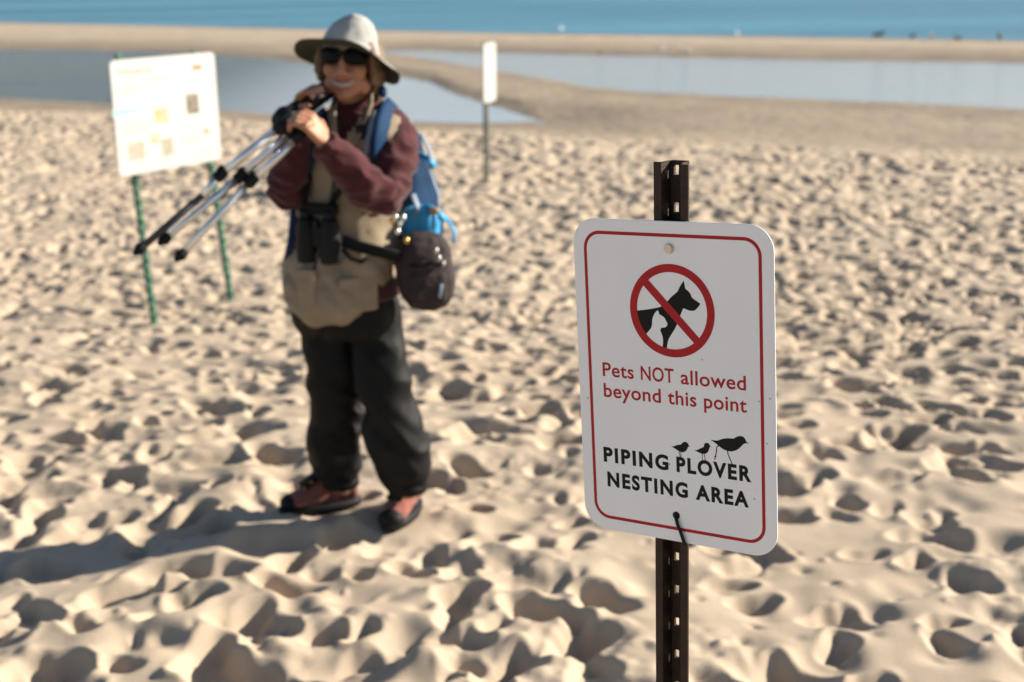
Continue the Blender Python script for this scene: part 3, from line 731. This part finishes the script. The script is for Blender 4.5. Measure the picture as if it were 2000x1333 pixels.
body.ellipsoid(H(0, .022, .07), HL * .058, HUp * .012, HF * .018)
for u_, f_ in ((-.071, .083), (-.097, .078)): body.tube([H(-.026, u_ + .006, f_ - .012), H(0, u_, f_), H(.026, u_ + .006, f_ - .012)], [.005, .008, .005], n=8, round_ends=True)
# hands: her left wraps the tripod from the front, her right from behind
TA, TB_ = Q(640, 174, -.03), Q(552, 240, -.27)             # tripod crown axis
tdir = (TB_ - TA).normalized()
cam_dir = (CAM - TA).normalized()
wl, wr_ = sleeve_l[0][-1], sleeve_r[0][-1]
hl_k = Q(604, 238, -.355)
hand(body, wl, (wl + hl_k) / 2 + Vector((0, -.006, .004)), hl_k, tdir, (-cam_dir * .35 - UP * .3 - LF * .75), -1)
hr_k = Q(592, 184, -.165)
hand(body, wr_, Q(584, 204, -.155), hr_k, tdir * -1, (cam_dir * .55 + Vector((.75, 0, -.15))), -1)
bm_ = body.remesh(.0042, 3)
bo = link('body', bm_, skin, person, smooth=True)

# face details
MB().tube([H(-.034, -.069, .0755), H(-.019, -.081, .0855), H(0, -.086, .0895), H(.019, -.081, .0855), H(.034, -.069, .0755)], [.0035, .0075, .0085, .0075, .0035], n=8).build('teeth', tooth, bo)
for um, uc, fm, fc in ((-.0735, -.0775, .0895, .0940), (-.0920, -.0985, .0870, .0905)):
    MB().tube([H(-.039, -.0655, .0725), H(-.020, um, fm), H(0, uc, fc), H(.020, um, fm), H(.039, -.0655, .0725)], [.0015, .0032, .0040, .0032, .0015], n=8).build('lip', lip_m, bo)
mb = MB()
for s_ in (-1, 1):
    rings = []
    for off, sc in ((.000, .96), (.006, 1.0), (.010, .9)):
        r = []
        for k in range(22):
            a = 2 * math.pi * k / 22; x = math.cos(a); y = math.sin(a); q = (abs(x) ** 3 + abs(y) ** 3) ** (-1 / 3)
            lx = .040 + .037 * sc * q * x; r.append(H(s_ * lx, .003 + .0265 * sc * q * y, .094 + off - 7.5 * (lx - .01) ** 2 * .9))
        rings.append(r)
    mb.loft(rings)
lens = mb.build('sunglasses', glass_m, person)
mb = MB(); mb.tube([H(-.014, .012, .108), H(0, .014, .112), H(.014, .012, .108)], .004, n=8); mb.build('bridge', black_plastic, lens)
for s_ in (-1, 1): MB().tube([H(s_ * .068, .012, .072), H(s_ * .083, .012, .04), H(s_ * .084, .008, -.02), H(s_ * .080, -.008, -.035)], [.006, .006, .004, .003], n=8).build('temple', black_plastic, lens)
# hair at the nape and temples
mb = MB()
for s_ in (-1, 1):
    for k in range(9):
        f0 = .045 - .016 * k; ln = (.085 + .012 * k) * (1 if s_ > 0 else .8)
        mb.tube([H(s_ * (.070 + .003 * math.sin(k)), .045, f0), H(s_ * (.083 + .004 * math.sin(k * 2)), .0, f0 - .004), H(s_ * (.088 + .006 * math.sin(k * 3)), -.045, f0 - .012), H(s_ * (.080 + .010 * math.sin(k * 1.7)), -ln, f0 - .022)], [.010, .014, .013, .004], n=7)
for k in range(9):
    l_ = -.07 + .0175 * k
    mb.tube([H(l_, .03, -.095 + abs(l_) * .3), H(l_, -.05, -.10 + abs(l_) * .3), H(l_ * .9, -.115, -.08 + abs(l_) * .3)], [.014, .016, .006], n=7)
hair = mb.remesh(.005, 1); displace(hair, lambda c: .003 * ridged(c, 90, 12, 3)); link('hair', hair, hair_m, person, smooth=True)

# hat: crown with band, wide brim swept up in front and drooping at the sides
hb = rad(13); ha = rad(7)
HTU = (HUp * math.cos(hb) - HF * math.sin(hb)).normalized(); HTF = (HF * math.cos(hb) + HUp * math.sin(hb)).normalized()
HTL = (HL * math.cos(ha) - HTU * math.sin(ha)).normalized(); HTU = (HTU * math.cos(ha) + HL * math.sin(ha)).normalized()
HC = H(0, .010, -.005)
def HT(l, f, u): return HC + HTL * l + HTF * f + HTU * u
N_ = 48
def hat_ring(ra, rb, u, lump=0, dl=0, df=0):
    r = []
    for k in range(N_):
        a = 2 * math.pi * k / N_; w = 1 + lump * (.5 * math.sin(3 * a + 1) + .5 * math.sin(2 * a + .4))
        r.append(HT(ra * w * math.sin(a) + dl, rb * w * math.cos(a) + df, u))
    return r
crown = MB(); crown.loft([hat_ring(.088, .103, -.004), hat_ring(.088, .104, .020, .01), hat_ring(.080, .097, .050, .03), hat_ring(.066, .084, .080, .06, .005, .004), hat_ring(.050, .070, .101, .09, .008, .006), hat_ring(.030, .050, .111, .08, .009, .008), hat_ring(.010, .022, .113, 0, .010, .008)])
crown_me = crown.remesh(.005, 2); displace(crown_me, lambda c: .004 * wr(c, 22, 22, 4) + .002 * ridged(c, 30, 30, 9))
hat = link('hat', crown_me, hat_c, person, smooth=True)
def brim_pt(rho, a, dz=0):
    t = (rho - .085) / .085; s_, c_ = math.sin(a), math.cos(a)
    droop = -.020 * t ** 1.5 * (s_ * s_) - .022 * t ** 1.4 * max(0, s_) ** 2 - .035 * t * max(0, -c_) + .002 * t * max(0, c_) + .004 * math.sin(5 * a) * t
    return HT(rho * .99 * s_, rho * 1.06 * c_, droop + dz)
rings_t = [[brim_pt(r, 2 * math.pi * k / N_, .0018) for k in range(N_)] for r in (.086, .105, .125, .145, .160, .168)]
rings_b = [[brim_pt(r, 2 * math.pi * k / N_, -.0018) for k in range(N_)] for r in (.168, .160, .145, .125, .105, .086)]
mb = MB(); mb.loft(rings_t, cap=False); mb.build('brim', hat_c, hat)
mb = MB(); mb.loft([rings_t[-1]] + rings_b, cap=False); mb.build('brim_underside', hat_u, hat)
mb = MB(); mb.loft([hat_ring(.0905, .1055, .002), hat_ring(.0925, .1075, .006), hat_ring(.0915, .1065, .020), hat_ring(.089, .104, .023)], cap=False); mb.build('hat_band', mat('hat_band_cloth', (.37, .35, .35), .9, var=.05), hat)

# jacket: torso, sleeves and collar
jk = MB(); jk.loft(torso_rings(T)); jk.tube(*sleeve_l, n=18); jk.tube(*sleeve_r, n=18)
jk.loft([[Q(694, y, -.0) + LF * (a * math.sin(q)) + FW * (b * math.cos(q)) - UP * (.035 * max(0, math.cos(q))) for q in [2 * math.pi * k / 28 for k in range(28)]] for y, a, b in ((232, .085, .085), (210, .078, .080), (192, .071, .074), (183, .066, .069))])
for pts, rr in (sleeve_l, sleeve_r):
    d = (pts[-1] - pts[-2]).normalized(); jk.tube([pts[-1] - d * .012, pts[-1], pts[-1] + d * .006], [rr[-1] * 1.04, rr[-1] * 1.10, rr[-1] * 1.02], n=16)
jm = jk.remesh(.0065, 3)
EL = sleeve_l[0][4]; ER = sleeve_r[0][4]
def jacket_wr(c):
    e = math.exp(-((c - EL).length / .16) ** 2) + math.exp(-((c - ER).length / .16) ** 2)
    return .004 * wr(c, 25, 25, 1) + (.006 + .009 * e) * ridged(c + Vector((c.z * .8, 0, 0)), 15, 22, 2)
displace(jm, jacket_wr)
jacket = link('jacket', jm, maroon, person, smooth=True)
hem = MB(); hem.loft(torso_rings([(672, 540, 110, .150, 0, 0), (676, 572, 112, .150, 0, 0), (676, 577, 106, .142, 0, 0)])); hm = hem.remesh(.007, 1); displace(hm, lambda c: .004 * wr(c, 30, 10, 6)); link('jacket_hem', hm, maroon, jacket, smooth=True)

# vest: open at the neck, sagging to a point in front
VT = [(694, 222, 66, .096, 0, .01), (694, 236, 92, .105, 0, .012), (693, 252, 104, .116, 0, .010), (690, 300, 106, .129, 0, 0), (687, 360, 93, .130, 0, 0), (681, 420, 90, .132, 0, 0), (674, 470, 92, .138, 0, 0), (669, 510, 93, .150, 0, .01), (666, 540, 92, .162, -.005, .025), (663, 562, 87, .155, -.01, .048), (662, 580, 70, .135, -.015, .056)]
rg = torso_rings(VT, 72, 2.3); NV = 72; v = [p for r in rg for p in r]; f = []
fine = []
for i in range(len(rg) - 1):                                   # resample rows for folds
    for t in range(6): fine.append([rg[i][k].lerp(rg[i + 1][k], t / 6) for k in range(NV)])
fine.append(rg[-1]); v = [p for r in fine for p in r]; nr = len(fine)
for i in range(nr - 1):
    zrow = i / 6.0
    for k in range(NV):
        ph = (k + .5) if k < NV / 2 else (k + .5 - NV); ang = abs(ph) * 360 / NV
        if zrow < 3.3 and ang < 34 * (1 - zrow / 3.3): continue    # the open neck
        f.append((i * NV + k, i * NV + (k + 1) % NV, (i + 1) * NV + (k + 1) % NV, (i + 1) * NV + k))
vm = mesh(v, f, 'vest')
bm = bmesh.new(); bm.from_mesh(vm); bmesh.ops.delete(bm, geom=[x for x in bm.verts if not x.link_faces], context='VERTS'); bmesh.ops.recalc_face_normals(bm, faces=bm.faces); bm.to_mesh(vm); bm.free()
VC = Q(668, 480, 0)
displace(vm, lambda c: .010 * ridged(c, 10, 5.0, 12) + .008 * wr(c, 14, 9, 13) + .005 * ridged(c, 24, 12, 15) + .016 * sstep(1.02, .92, c.z) * ridged(Vector((c.x + .7 * c.z, c.y, c.z)), 15, 6, 17))
vest = link('vest', vm, khaki, person, smooth=True)
sm = vest.modifiers.new('thickness', 'SOLIDIFY'); sm.thickness = .008; sm.offset = 1
def on_torso(px, py, lift=.0):
    """point on the front of the vest seen at that pixel"""
    d = ray(px, py); best = None
    for i in range(len(VT) - 1):
        pass
    # march along the ray to the vest's ellipse at that height
    lo = (YP - .6) / d.y; hi = YP / d.y + .05
    for k in range(160):
        t = lo + (hi - lo) * k / 160; p = CAM + d * t
        zs = [Q(s_[0], s_[1], s_[4]).z for s_ in VT]
        j = min(range(len(VT)), key=lambda q: abs(zs[q] - p.z)); s_ = VT[j]; c = Q(s_[0], s_[1], s_[4])
        x = (p - c).dot(LF) / (s_[2] / PXM + .004 + lift); y = (p - c).dot(FW) / (s_[3] + .012 + lift)
        if abs(x) ** 2.3 + abs(y) ** 2.3 <= 1: return p
    return Q(px, py, -.15)
MB().tube([Q(724, 178, -.03), on_torso(722, 205, .012), on_torso(712, 235, .010), on_torso(700, 265, .010), on_torso(682, 300, .010)], [.012, .017, .017, .014, .010], n=10, flat=.45, up=FW).build('collar', khaki, vest)
MB().tube([Q(655, 190, -.03), on_torso(648, 222, .012), on_torso(650, 255, .010), on_torso(660, 300, .010)], [.012, .017, .016, .010], n=10, flat=.45, up=FW).build('collar', khaki, vest)
zp = [on_torso(x, y, .020) for x, y in ((657, 320), (652, 360), (645, 400), (636, 440), (625, 490), (612, 530), (603, 560), (596, 585))]
MB().tube(zp, .006, n=8, flat=.5).build('zip', khaki_d, vest)
for (x, y, w, h_) in ((700, 575, .062, .055), (600, 560, .035, .055), (740, 545, .04, .04)):
    c = on_torso(x, y, .010); nn = (c - Q(667, y, 0)); nn.z = 0; nn.normalize(); sx2 = nn.cross(UP) * -1
    b_ = MB(); b_.box(c, sx2 * w, UP * h_, nn * .014, .009); pm = b_.remesh(.005, 2); displace(pm, lambda c: .004 * wr(c, 30, 20, 31)); po = link('pocket', pm, khaki, vest, smooth=True)
    MB().box(c + UP * h_ * .75 + nn * .011, sx2 * w * 1.04, UP * .016, nn * .006, .004).build('pocket_flap', khaki, vest)

# trousers
tr = MB()
tr.loft(torso_rings([(666, 545, 96, .13, 0, 0), (668, 585, 102, .128, 0, 0), (676, 625, 106, .122, 0, 0), (684, 650, 96, .11, 0, 0)], 32))
for lp in (leg_r_pts, leg_l_pts):
    tr.tube([Q(x, y, d) for x, y, d, r in lp], [(r - 7) / PXM for x, y, d, r in lp], n=24, flat=.80, up=(0, 1, 0))
tm = tr.remesh(.008, 3)
KN = [Q(652, 800, .03), Q(762, 805, -.08)]
AN = [Q(661, 915, .06), Q(791, 925, -.05)]
def trouser_wr(c):
    e = sum(math.exp(-((c - k).length / .17) ** 2) for k in KN + AN)
    return .007 * wr(c, 10, 5, 21) + (.006 + .012 * e) * ridged(Vector((c.x + c.z * .9, c.y - c.z * .4, c.z)), 9, 3.5, 22) + .004 * ridged(Vector((c.x - c.z * .8, c.y, c.z)), 17, 6, 24)
displace(tm, trouser_wr)
trousers = link('trousers', tm, charcoal, person, smooth=True)
for lp in (leg_r_pts, leg_l_pts):
    x, y, d, r = lp[-1]; c = Q(x, y, d)
    MB().loft([[c + UP * u + Vector((math.cos(q), math.sin(q), 0)) * rr for q in [2 * math.pi * k / 24 for k in range(24)]] for u, rr in ((.02, r / PXM * 1.02), (.008, r / PXM * 1.10), (-.012, r / PXM * 1.08), (-.018, r / PXM * .98))]).build('cuff', charcoal, trousers)

# boots
def boot(name, base, toe_dir, ank):
    t = Vector(toe_dir).normalized(); s_ = Vector((-t.y, t.x, 0)); ank = Vector(ank)
    prof = [(-.085, .030, .040, .10), (-.07, .036, .05, .11), (-.02, .038, .05, .115), (.04, .040, .045, .095), (.09, .046, .038, .07), (.135, .047, .032, .056), (.17, .040, .027, .046), (.195, .022, .02, .035)]
    up_ = MB(); rings = []
    for x, w, zc, hh_ in [(x * .92, w * 1.06, zc, hh_ * 1.16) for x, w, zc, hh_ in prof]:
        rings.append([base + t * x + s_ * (w * math.cos(q) * (1 if math.sin(q) < .2 else .86)) + UP * (max(.012, hh_ / 2 + hh_ / 2 * math.sin(q) + .012)) for q in [2 * math.pi * k / 20 for k in range(20)]])
    up_.loft(rings)
    up_.tube([base - t * .02 + UP * .05, base - t * .012 + UP * .10, Vector((ank.x, ank.y, base.z + .155)) * .5 + (base - t * .015 + UP * .155) * .5, Vector((ank.x, ank.y, base.z + .215))], [.048, .047, .047, .044], n=18)
    m_ = up_.remesh(.005, 3); displace(m_, lambda c: .0025 * wr(c, 40, 40, 41))
    bo_ = link(name, m_, suede, person, smooth=True)
    so = MB(); rr = []
    for sc, z in ((.97, -.004), (1.06, .0), (1.08, .016), (1.02, .026)):
        rr.append([base + t * x + s_ * y + UP * z for x, y in [((.050 + .136 * math.cos(q) * sc), (.050 * sc * math.sin(q) * (1 + .12 * math.cos(q)))) for q in [2 * math.pi * k / 28 for k in range(28)]]])
    so.loft(rr).build('sole', rubber, bo_)
    tc_ = MB(); tc_.ellipsoid(base + t * .150 + UP * .030, t * .042, s_ * .046, UP * .036); tc_.build('toe_cap', rubber, bo_)
    tg = MB(); tg.tube([base + t * .115 + UP * .086, base + t * .070 + UP * .112, base + t * .036 + UP * .140, base + t * .014 + UP * .175], [.028, .030, .032, .034], n=12, flat=.55); tg.build('tongue', rubber, bo_)
    for k in range(4):
        c = base + t * (.108 - .026 * k) + UP * (.094 + .019 * k)
        MB().tube([c - s_ * .03 - UP * .006, c + UP * .012 + t * .005, c + s_ * .03 - UP * .006], .0032, n=6).build('lace', black_n, bo_)
        for q in (-1, 1): MB().ellipsoid(c + s_ * .031 * q - UP * .004, t * .0045, s_ * .0045, UP * .0045, 8, 5).build('eyelet', brass, bo_)
boot('boot', Vector((ground(655, 995).x, ground(655, 995).y, .012)), (-.93, -.30, 0), Q(665, 945, .06))
boot('boot', Vector((ground(797, 1005).x, ground(797, 1005).y, .012)), (-.30, -.95, 0), Q(797, 950, -.05))
rg_c = Q(607, 240, -.372)
# wedding ring on her left hand
MB().tube([rg_c + Vector((math.cos(q) * .011, -.004 + .0 * q, math.sin(q) * .011)) for q in [2 * math.pi * k / 14 for k in range(15)]], .0022, n=6).build('finger_ring', brass, person)

# ------------------------------------------------------------------ what she carries
# backpack
bc = Q(716, 378, 0) - FW * .185
bp_root = thing('backpack', 'blue nylon hiking backpack with pale webbing on the person\'s back', 'backpack', bc - UP * .28)
mb = MB(); rings = []
for u, a, b, o in ((-.24, .10, .06, 0), (-.22, .135, .09, .0), (-.13, .140, .10, .01), (-.02, .125, .095, .01), (.07, .108, .08, .0), (.15, .092, .065, -.01), (.20, .065, .05, -.02), (.215, .03, .03, -.02)):
    c = bc + UP * u - FW * o; rings.append([c + LF * (a * (abs(math.sin(q)) ** .6) * math.copysign(1, math.sin(q))) + FW * (b * (abs(math.cos(q)) ** .6) * math.copysign(1, math.cos(q))) for q in [2 * math.pi * k / 36 for k in range(36)]])
mb.loft(rings); pm = mb.remesh(.008, 3); displace(pm, lambda c: .010 * ridged(c, 9, 5, 51) + .005 * wr(c, 22, 14, 52)); link('pack_body', pm, blue_m, bp_root, smooth=True)
def strap(pts, w, th_, m, name, root, n=10): MB().tube(pts, w, n=n, flat=th_ / (max(w) if hasattr(w, '__len__') else w), up=(pts[0] - Q(690, 300, .3))).build(name, m, root)
def OT(x, y, l=.010): return on_torso(x, y, l)
strap([Q(775, 212, .12), Q(766, 205, .04), OT(757, 222, .03), OT(748, 245, .026), OT(741, 275, .024), OT(737, 305, .02), OT(742, 340, .016)], [.024, .030, .034, .034, .032, .026, .016], .009, blue_m, 'shoulder_strap', bp_root)
strap([Q(622, 224, .09), Q(622, 222, .02), OT(622, 244, .022), OT(614, 290, .02), OT(600, 340, .014), OT(588, 385, .012)], [.024, .030, .030, .028, .020, .012], .009, blue_m, 'shoulder_strap', bp_root)
strap([Q(574, 385, -.06), Q(572, 420, -.07), Q(568, 465, -.07), Q(562, 512, -.06)], .011, .004, blue_m, 'hanging_strap', bp_root)
strap([OT(736, 218, .02), OT(727, 245, .022), OT(719, 275, .022), OT(716, 305, .02)], .010, .005, blue_g, 'strap_edge', bp_root)
# what shows on the side toward the camera: webbing, buckles, side pocket
for (x0, y0, x1, y1, w, m) in ((822, 262, 842, 330, .010, blue_g), (838, 330, 858, 430, .007, blue_g), (816, 300, 850, 326, .016, blue_b), (830, 400, 872, 432, .014, blue_b), (872, 425, 886, 475, .009, blue_b), (806, 380, 812, 440, .016, blue_g), (800, 250, 812, 300, .010, blue_m)):
    p0, p1 = Q(x0, y0, -.02), Q(x1, y1, -.03); mid = (p0 + p1) / 2 + LF * .015
    MB().tube([p0, mid, p1], w, n=8, flat=.4, up=LF).build('webbing', m, bp_root)
sp = MB(); sp.box(Q(822, 442, .0), LF * .055, UP * .065, FW * .05, .03); spm = sp.remesh(.006, 2); displace(spm, lambda c: .005 * wr(c, 25, 15, 55)); link('side_pocket', spm, blue_b, bp_root, smooth=True)
MB().ellipsoid(Q(848, 412, -.05), LF * .018, UP * .012, FW * .012).build('buckle', mat('tan_tag', (.35, .22, .12), .7), bp_root)
for (x, y) in ((760, 412), (772, 425), (782, 436), (776, 452), (788, 425), (792, 470), (765, 432)):
    MB().ellipsoid(Q(x, y, -.20) + Vector((random.uniform(-.004, .004), 0, 0)), LF * .009, UP * .012, FW * .008, 8, 6).build('clip', brass if random.random() < .5 else silver, bp_root)
MB().tube([Q(768, 405, -.19), Q(778, 430, -.19), Q(786, 468, -.19)], .005, n=6).build('clip_cord', black_n, bp_root)
MB().ellipsoid(Q(748, 180, -.03), LF * .012, UP * .02, FW * .015, 10, 7).build('lift_buckle', blue_m, bp_root)

# waist pouch on a belt
wc = Q(826, 527, -.10)
w_root = thing('waist_bag', 'dark brown padded camera bag hanging at the person\'s hip on a black belt', 'bag', wc - UP * .13)
wf = (FW * .75 + LF * .65).normalized(); wl_ = Vector((-wf.y, wf.x, 0)); wl_ = wl_ if wl_.x > 0 else -wl_
mb = MB(); rings = []
for u, a, b in ((-.126, .030, .03), (-.116, .058, .052), (-.08, .080, .068), (-.03, .091, .076), (.03, .092, .076), (.075, .084, .066), (.108, .060, .046), (.118, .03, .02)):
    rings.append([wc + UP * u + wl_ * (a * (abs(math.sin(q)) ** .8) * math.copysign(1, math.sin(q))) + wf * (b * (abs(math.cos(q)) ** .8) * math.copysign(1, math.cos(q))) + LF * .012 * (u < 0) for q in [2 * math.pi * k / 32 for k in range(32)]])
mb.loft(rings); pm = mb.remesh(.006, 3); displace(pm, lambda c: .005 * wr(c, 16, 12, 61) + .003 * ridged(c, 25, 25, 62)); wb = link('bag_body', pm, bag_m, w_root, smooth=True)
b2 = MB(); b2.box(wc + wf * .062 - UP * .045, wl_ * .06, UP * .055, wf * .022, .02); pm = b2.remesh(.005, 2); link('front_pocket', pm, bag_m, w_root, smooth=True)
MB().tube([wc + UP * .03 + wl_ * .085, wc + UP * .03 + wf * .074 + wl_ * .05, wc + UP * .03 + wf * .075 - wl_ * .05, wc + UP * .035 - wl_ * .085], .005, n=6).build('zip', black_n, w_root)
for (x, y, s2) in ((852, 490, .012), (858, 505, .012), (866, 515, .010)): MB().ellipsoid(Q(x, y, -.17), wl_ * s2 * .6, UP * s2, wf * .008, 8, 6).build('zip_pull', mat('steel_pull', (.5, .5, .48), .35, metal=.7), w_root)
MB().tube([Q(862, 555, -.17), Q(858, 580, -.17), Q(850, 592, -.16)], .007, n=6, flat=.5).build('pull_tape', blue_g, w_root)
MB().tube([Q(668, 470, -.19), Q(700, 482, -.19), Q(740, 492, -.185), Q(775, 500, -.17), Q(800, 502, -.13)], .020, n=10, flat=.3, up=FW).build('belt', black_n, w_root)
MB().tube([Q(668, 486, -.20), Q(685, 505, -.205), Q(705, 512, -.205), Q(722, 500, -.20)], .008, n=8, flat=.4, up=FW).build('loose_strap', black_n, w_root)

# binoculars on a chest harness
oc = on_torso(632, 458, .0) + FW * .03
o_root = thing('binoculars', 'black roof prism binoculars hanging on a harness at the person\'s belly', 'binoculars', oc - UP * .09)
for sg in (-1, 1):
    c = oc + LF * .043 * sg
    MB().tube([c + UP * .055, c + UP * .045, c + UP * .01, c - UP * .03, c - UP * .075, c - UP * .082], [.022, .026, .031, .034, .036, .033], n=20).build('barrel', rubber, o_root)
    MB().tube([c + UP * .082, c + UP * .055], [.021, .020], n=18).build('eyecup', black_plastic, o_root)
    MB().ellipsoid(c - UP * .081, LF * .026, FW * .026, UP * .004).build('objective_lens', mat('coated_lens', (.02, .03, .05), .08, spec=.8), o_root)
MB().box(oc + FW * .004, LF * .02, UP * .035, FW * .012, .006).build('hinge', rubber, o_root)
MB().tube([oc + UP * .03 + FW * .012, oc + UP * .052 + FW * .012], .012, n=14).build('focus_wheel', black_plastic, o_root)
MB().box(oc + UP * .085 + LF * .01, LF * .062, UP * .018, FW * .014, .008).build('harness_pad', black_n, o_root)
for sg, end in ((-1, (612, 300)), (1, (712, 250))):
    MB().tube([oc + UP * .09 + LF * .045 * sg, on_torso((632 + 35 * sg + end[0]) / 2, (400 + end[1]) / 2, .006), on_torso(end[0], end[1], .008), on_torso(end[0] + 4 * sg, end[1] - 40, .006)], .010, n=8, flat=.35, up=FW).build('harness_strap', black_n, o_root)
MB().box(on_torso(706, 258, .01), LF * .016, UP * .022, FW * .008, .004).build('clip', black_plastic, o_root)

# tripod carried over the shoulder
t_root = thing('tripod', 'silver three legged tripod with black collars and feet carried on the person\'s shoulder', 'tripod', TB_)
def seg(p, q, t): return p + (q - p) * t
MB().tube([Q(668, 156, .06), TA, seg(TA, TB_, .55), TB_], [.014, .030, .032, .034], n=16).build('centre_column', black_plastic, t_root)
cr = MB(); cr.tube([seg(TA, TB_, .80), seg(TA, TB_, .9), seg(TA, TB_, 1.02)], [.034, .042, .036], n=18); cr.build('crown', black_plastic, t_root)
MB().box(Q(672, 152, .09), tdir * .045, UP * .022, LF * .03, .012).build('pan_head', black_plastic, t_root)
MB().tube([Q(640, 180, -.16), Q(618, 193, -.25)],   .008, n=8).build('pan_handle', black_plastic, t_root)
legs = [((553, 243, -.31), (430, 342, -.40), (396, 382, -.425), (272, 488, -.50), True), ((575, 250, -.29), (470, 345, -.36), (462, 352, -.365), (320, 469, -.45), False), ((590, 262, -.31), (491, 354, -.375), (482, 362, -.38), (352, 500, -.47), False)]
for a, k, k2, e, dark in legs:
    A_, K_, K2, E_ = [Q(*z) for z in (a, k, k2, e)]; dr = (E_ - A_).normalized()
    lg = MB(); lg.tube([A_, K_], .0125, n=14); lg.tube([A_ + UP * .004 + dr * .0, K_ + UP * .004], .0085, n=10); lo_ = lg.build('leg', silver, t_root)
    MB().tube([A_ - dr * .03, A_ + dr * .035], [.017, .015], n=12).build('leg_joint', black_plastic, lo_)
    if dark:
        MB().tube([K_, K2], .0112, n=12).build('middle_section', silver, lo_); MB().tube([K2, E_], .0108, n=12).build('lower_section', mat('dark_tube', (.05, .05, .055), .35, metal=.6), lo_)
    else: MB().tube([K2, E_], .0108, n=12).build('lower_section', silver, lo_)
    MB().tube([K_ - dr * .020, K_ - dr * .012, K_ + dr * .014, K_ + dr * .020], [.013, .0175, .0175, .013], n=14).build('collar', black_plastic, lo_)
    MB().ellipsoid(K_ + UP * .017 - FW * 0, dr * .014, UP * .010, FW * .008, 8, 6).build('clamp_lever', black_plastic, lo_)
    MB().tube([E_ - dr * .022, E_ - dr * .010, E_, E_ + dr * .012], [.011, .0165, .0175, .010], n=14, round_ends=True).build('rubber_foot', rubber, lo_)

# ------------------------------------------------------------------ gulls resting along the far bar
gull_w = mat('gull_white', (.72, .72, .70), .8); gull_g = mat('gull_grey', (.20, .21, .23), .8); gull_k = mat('gull_dark', (.09, .08, .07), .8); bill = mat('gull_bill', (.6, .35, .05), .5)
gulls = [(1095, 58, 1.1, 'white', 'white gull at the sea edge, nearest the pole sign'), (1440, 74, .9, 'grey', 'small grey gull on the far sandbar right of the brown post'), (1716, 80, 1.2, 'dark', 'dark brown gull standing tallest on the far sandbar at right'), (1782, 83, .9, 'dark', 'small dark gull left of a grey gull on the far sandbar'), (1820, 84, 1.0, 'grey', 'grey gull between two dark gulls on the far sandbar at right'), (1870, 86, .8, 'dark', 'smallest dark gull on the far sandbar at right'), (1952, 86, 1.15, 'dark', 'dark gull rightmost of all along the far sandbar'), (1290, 100, .9, 'white', 'left one of two white gulls at the inlet edge'), (1338, 101, .9, 'white', 'right one of two white gulls at the inlet edge'), (1172, 104, .8, 'dark', 'small dark gull at the inlet edge near the pole sign')]
def gull(px, py, sc, kind, label, yaw):
    p = ground(px, py, WL + .1); zz = float(ground_z(np.array([p.x]), np.array([p.y]))[0][0]); p = Vector((p.x, p.y, max(zz, WL)))
    r = thing('gull', label, 'gull', p, 'gulls on the far sandbar')
    d = Vector((math.cos(yaw), math.sin(yaw), 0)); s_ = Vector((-d.y, d.x, 0)); k = sc
    bodym = {'white': gull_w, 'grey': gull_w, 'dark': gull_k}[kind]; wm = {'white': gull_w, 'grey': gull_g, 'dark': gull_k}[kind]
    k = k * .62; b = MB(); b.tube([p + UP * .17 * k - d * .20 * k, p + UP * .19 * k - d * .1 * k, p + UP * .19 * k + d * .03 * k, p + UP * .22 * k + d * .11 * k, p + UP * .29 * k + d * .14 * k, p + UP * .32 * k + d * .16 * k], [.02 * k, .055 * k, .07 * k, .055 * k, .032 * k, .036 * k], n=12, round_ends=True); b.build('body', bodym, r)
    for q in (-1, 1):
        MB().ellipsoid(p + UP * .20 * k - d * .06 * k + s_ * .055 * k * q, d * .15 * k, s_ * .02 * k, UP * .045 * k, 10, 6).build('wing', wm, r)
        MB().tube([p + UP * .14 * k + s_ * .025 * q, p + UP * .0 + s_ * .025 * q + d * .01], .006 * k, n=6).build('leg', bill, r)
    MB().tube([p + UP * .32 * k + d * .19 * k, p + UP * .312 * k + d * .25 * k], [.012 * k, .004 * k], n=6).build('beak', bill, r)
for i, g in enumerate(gulls): gull(*g, random.uniform(0, 6.28))
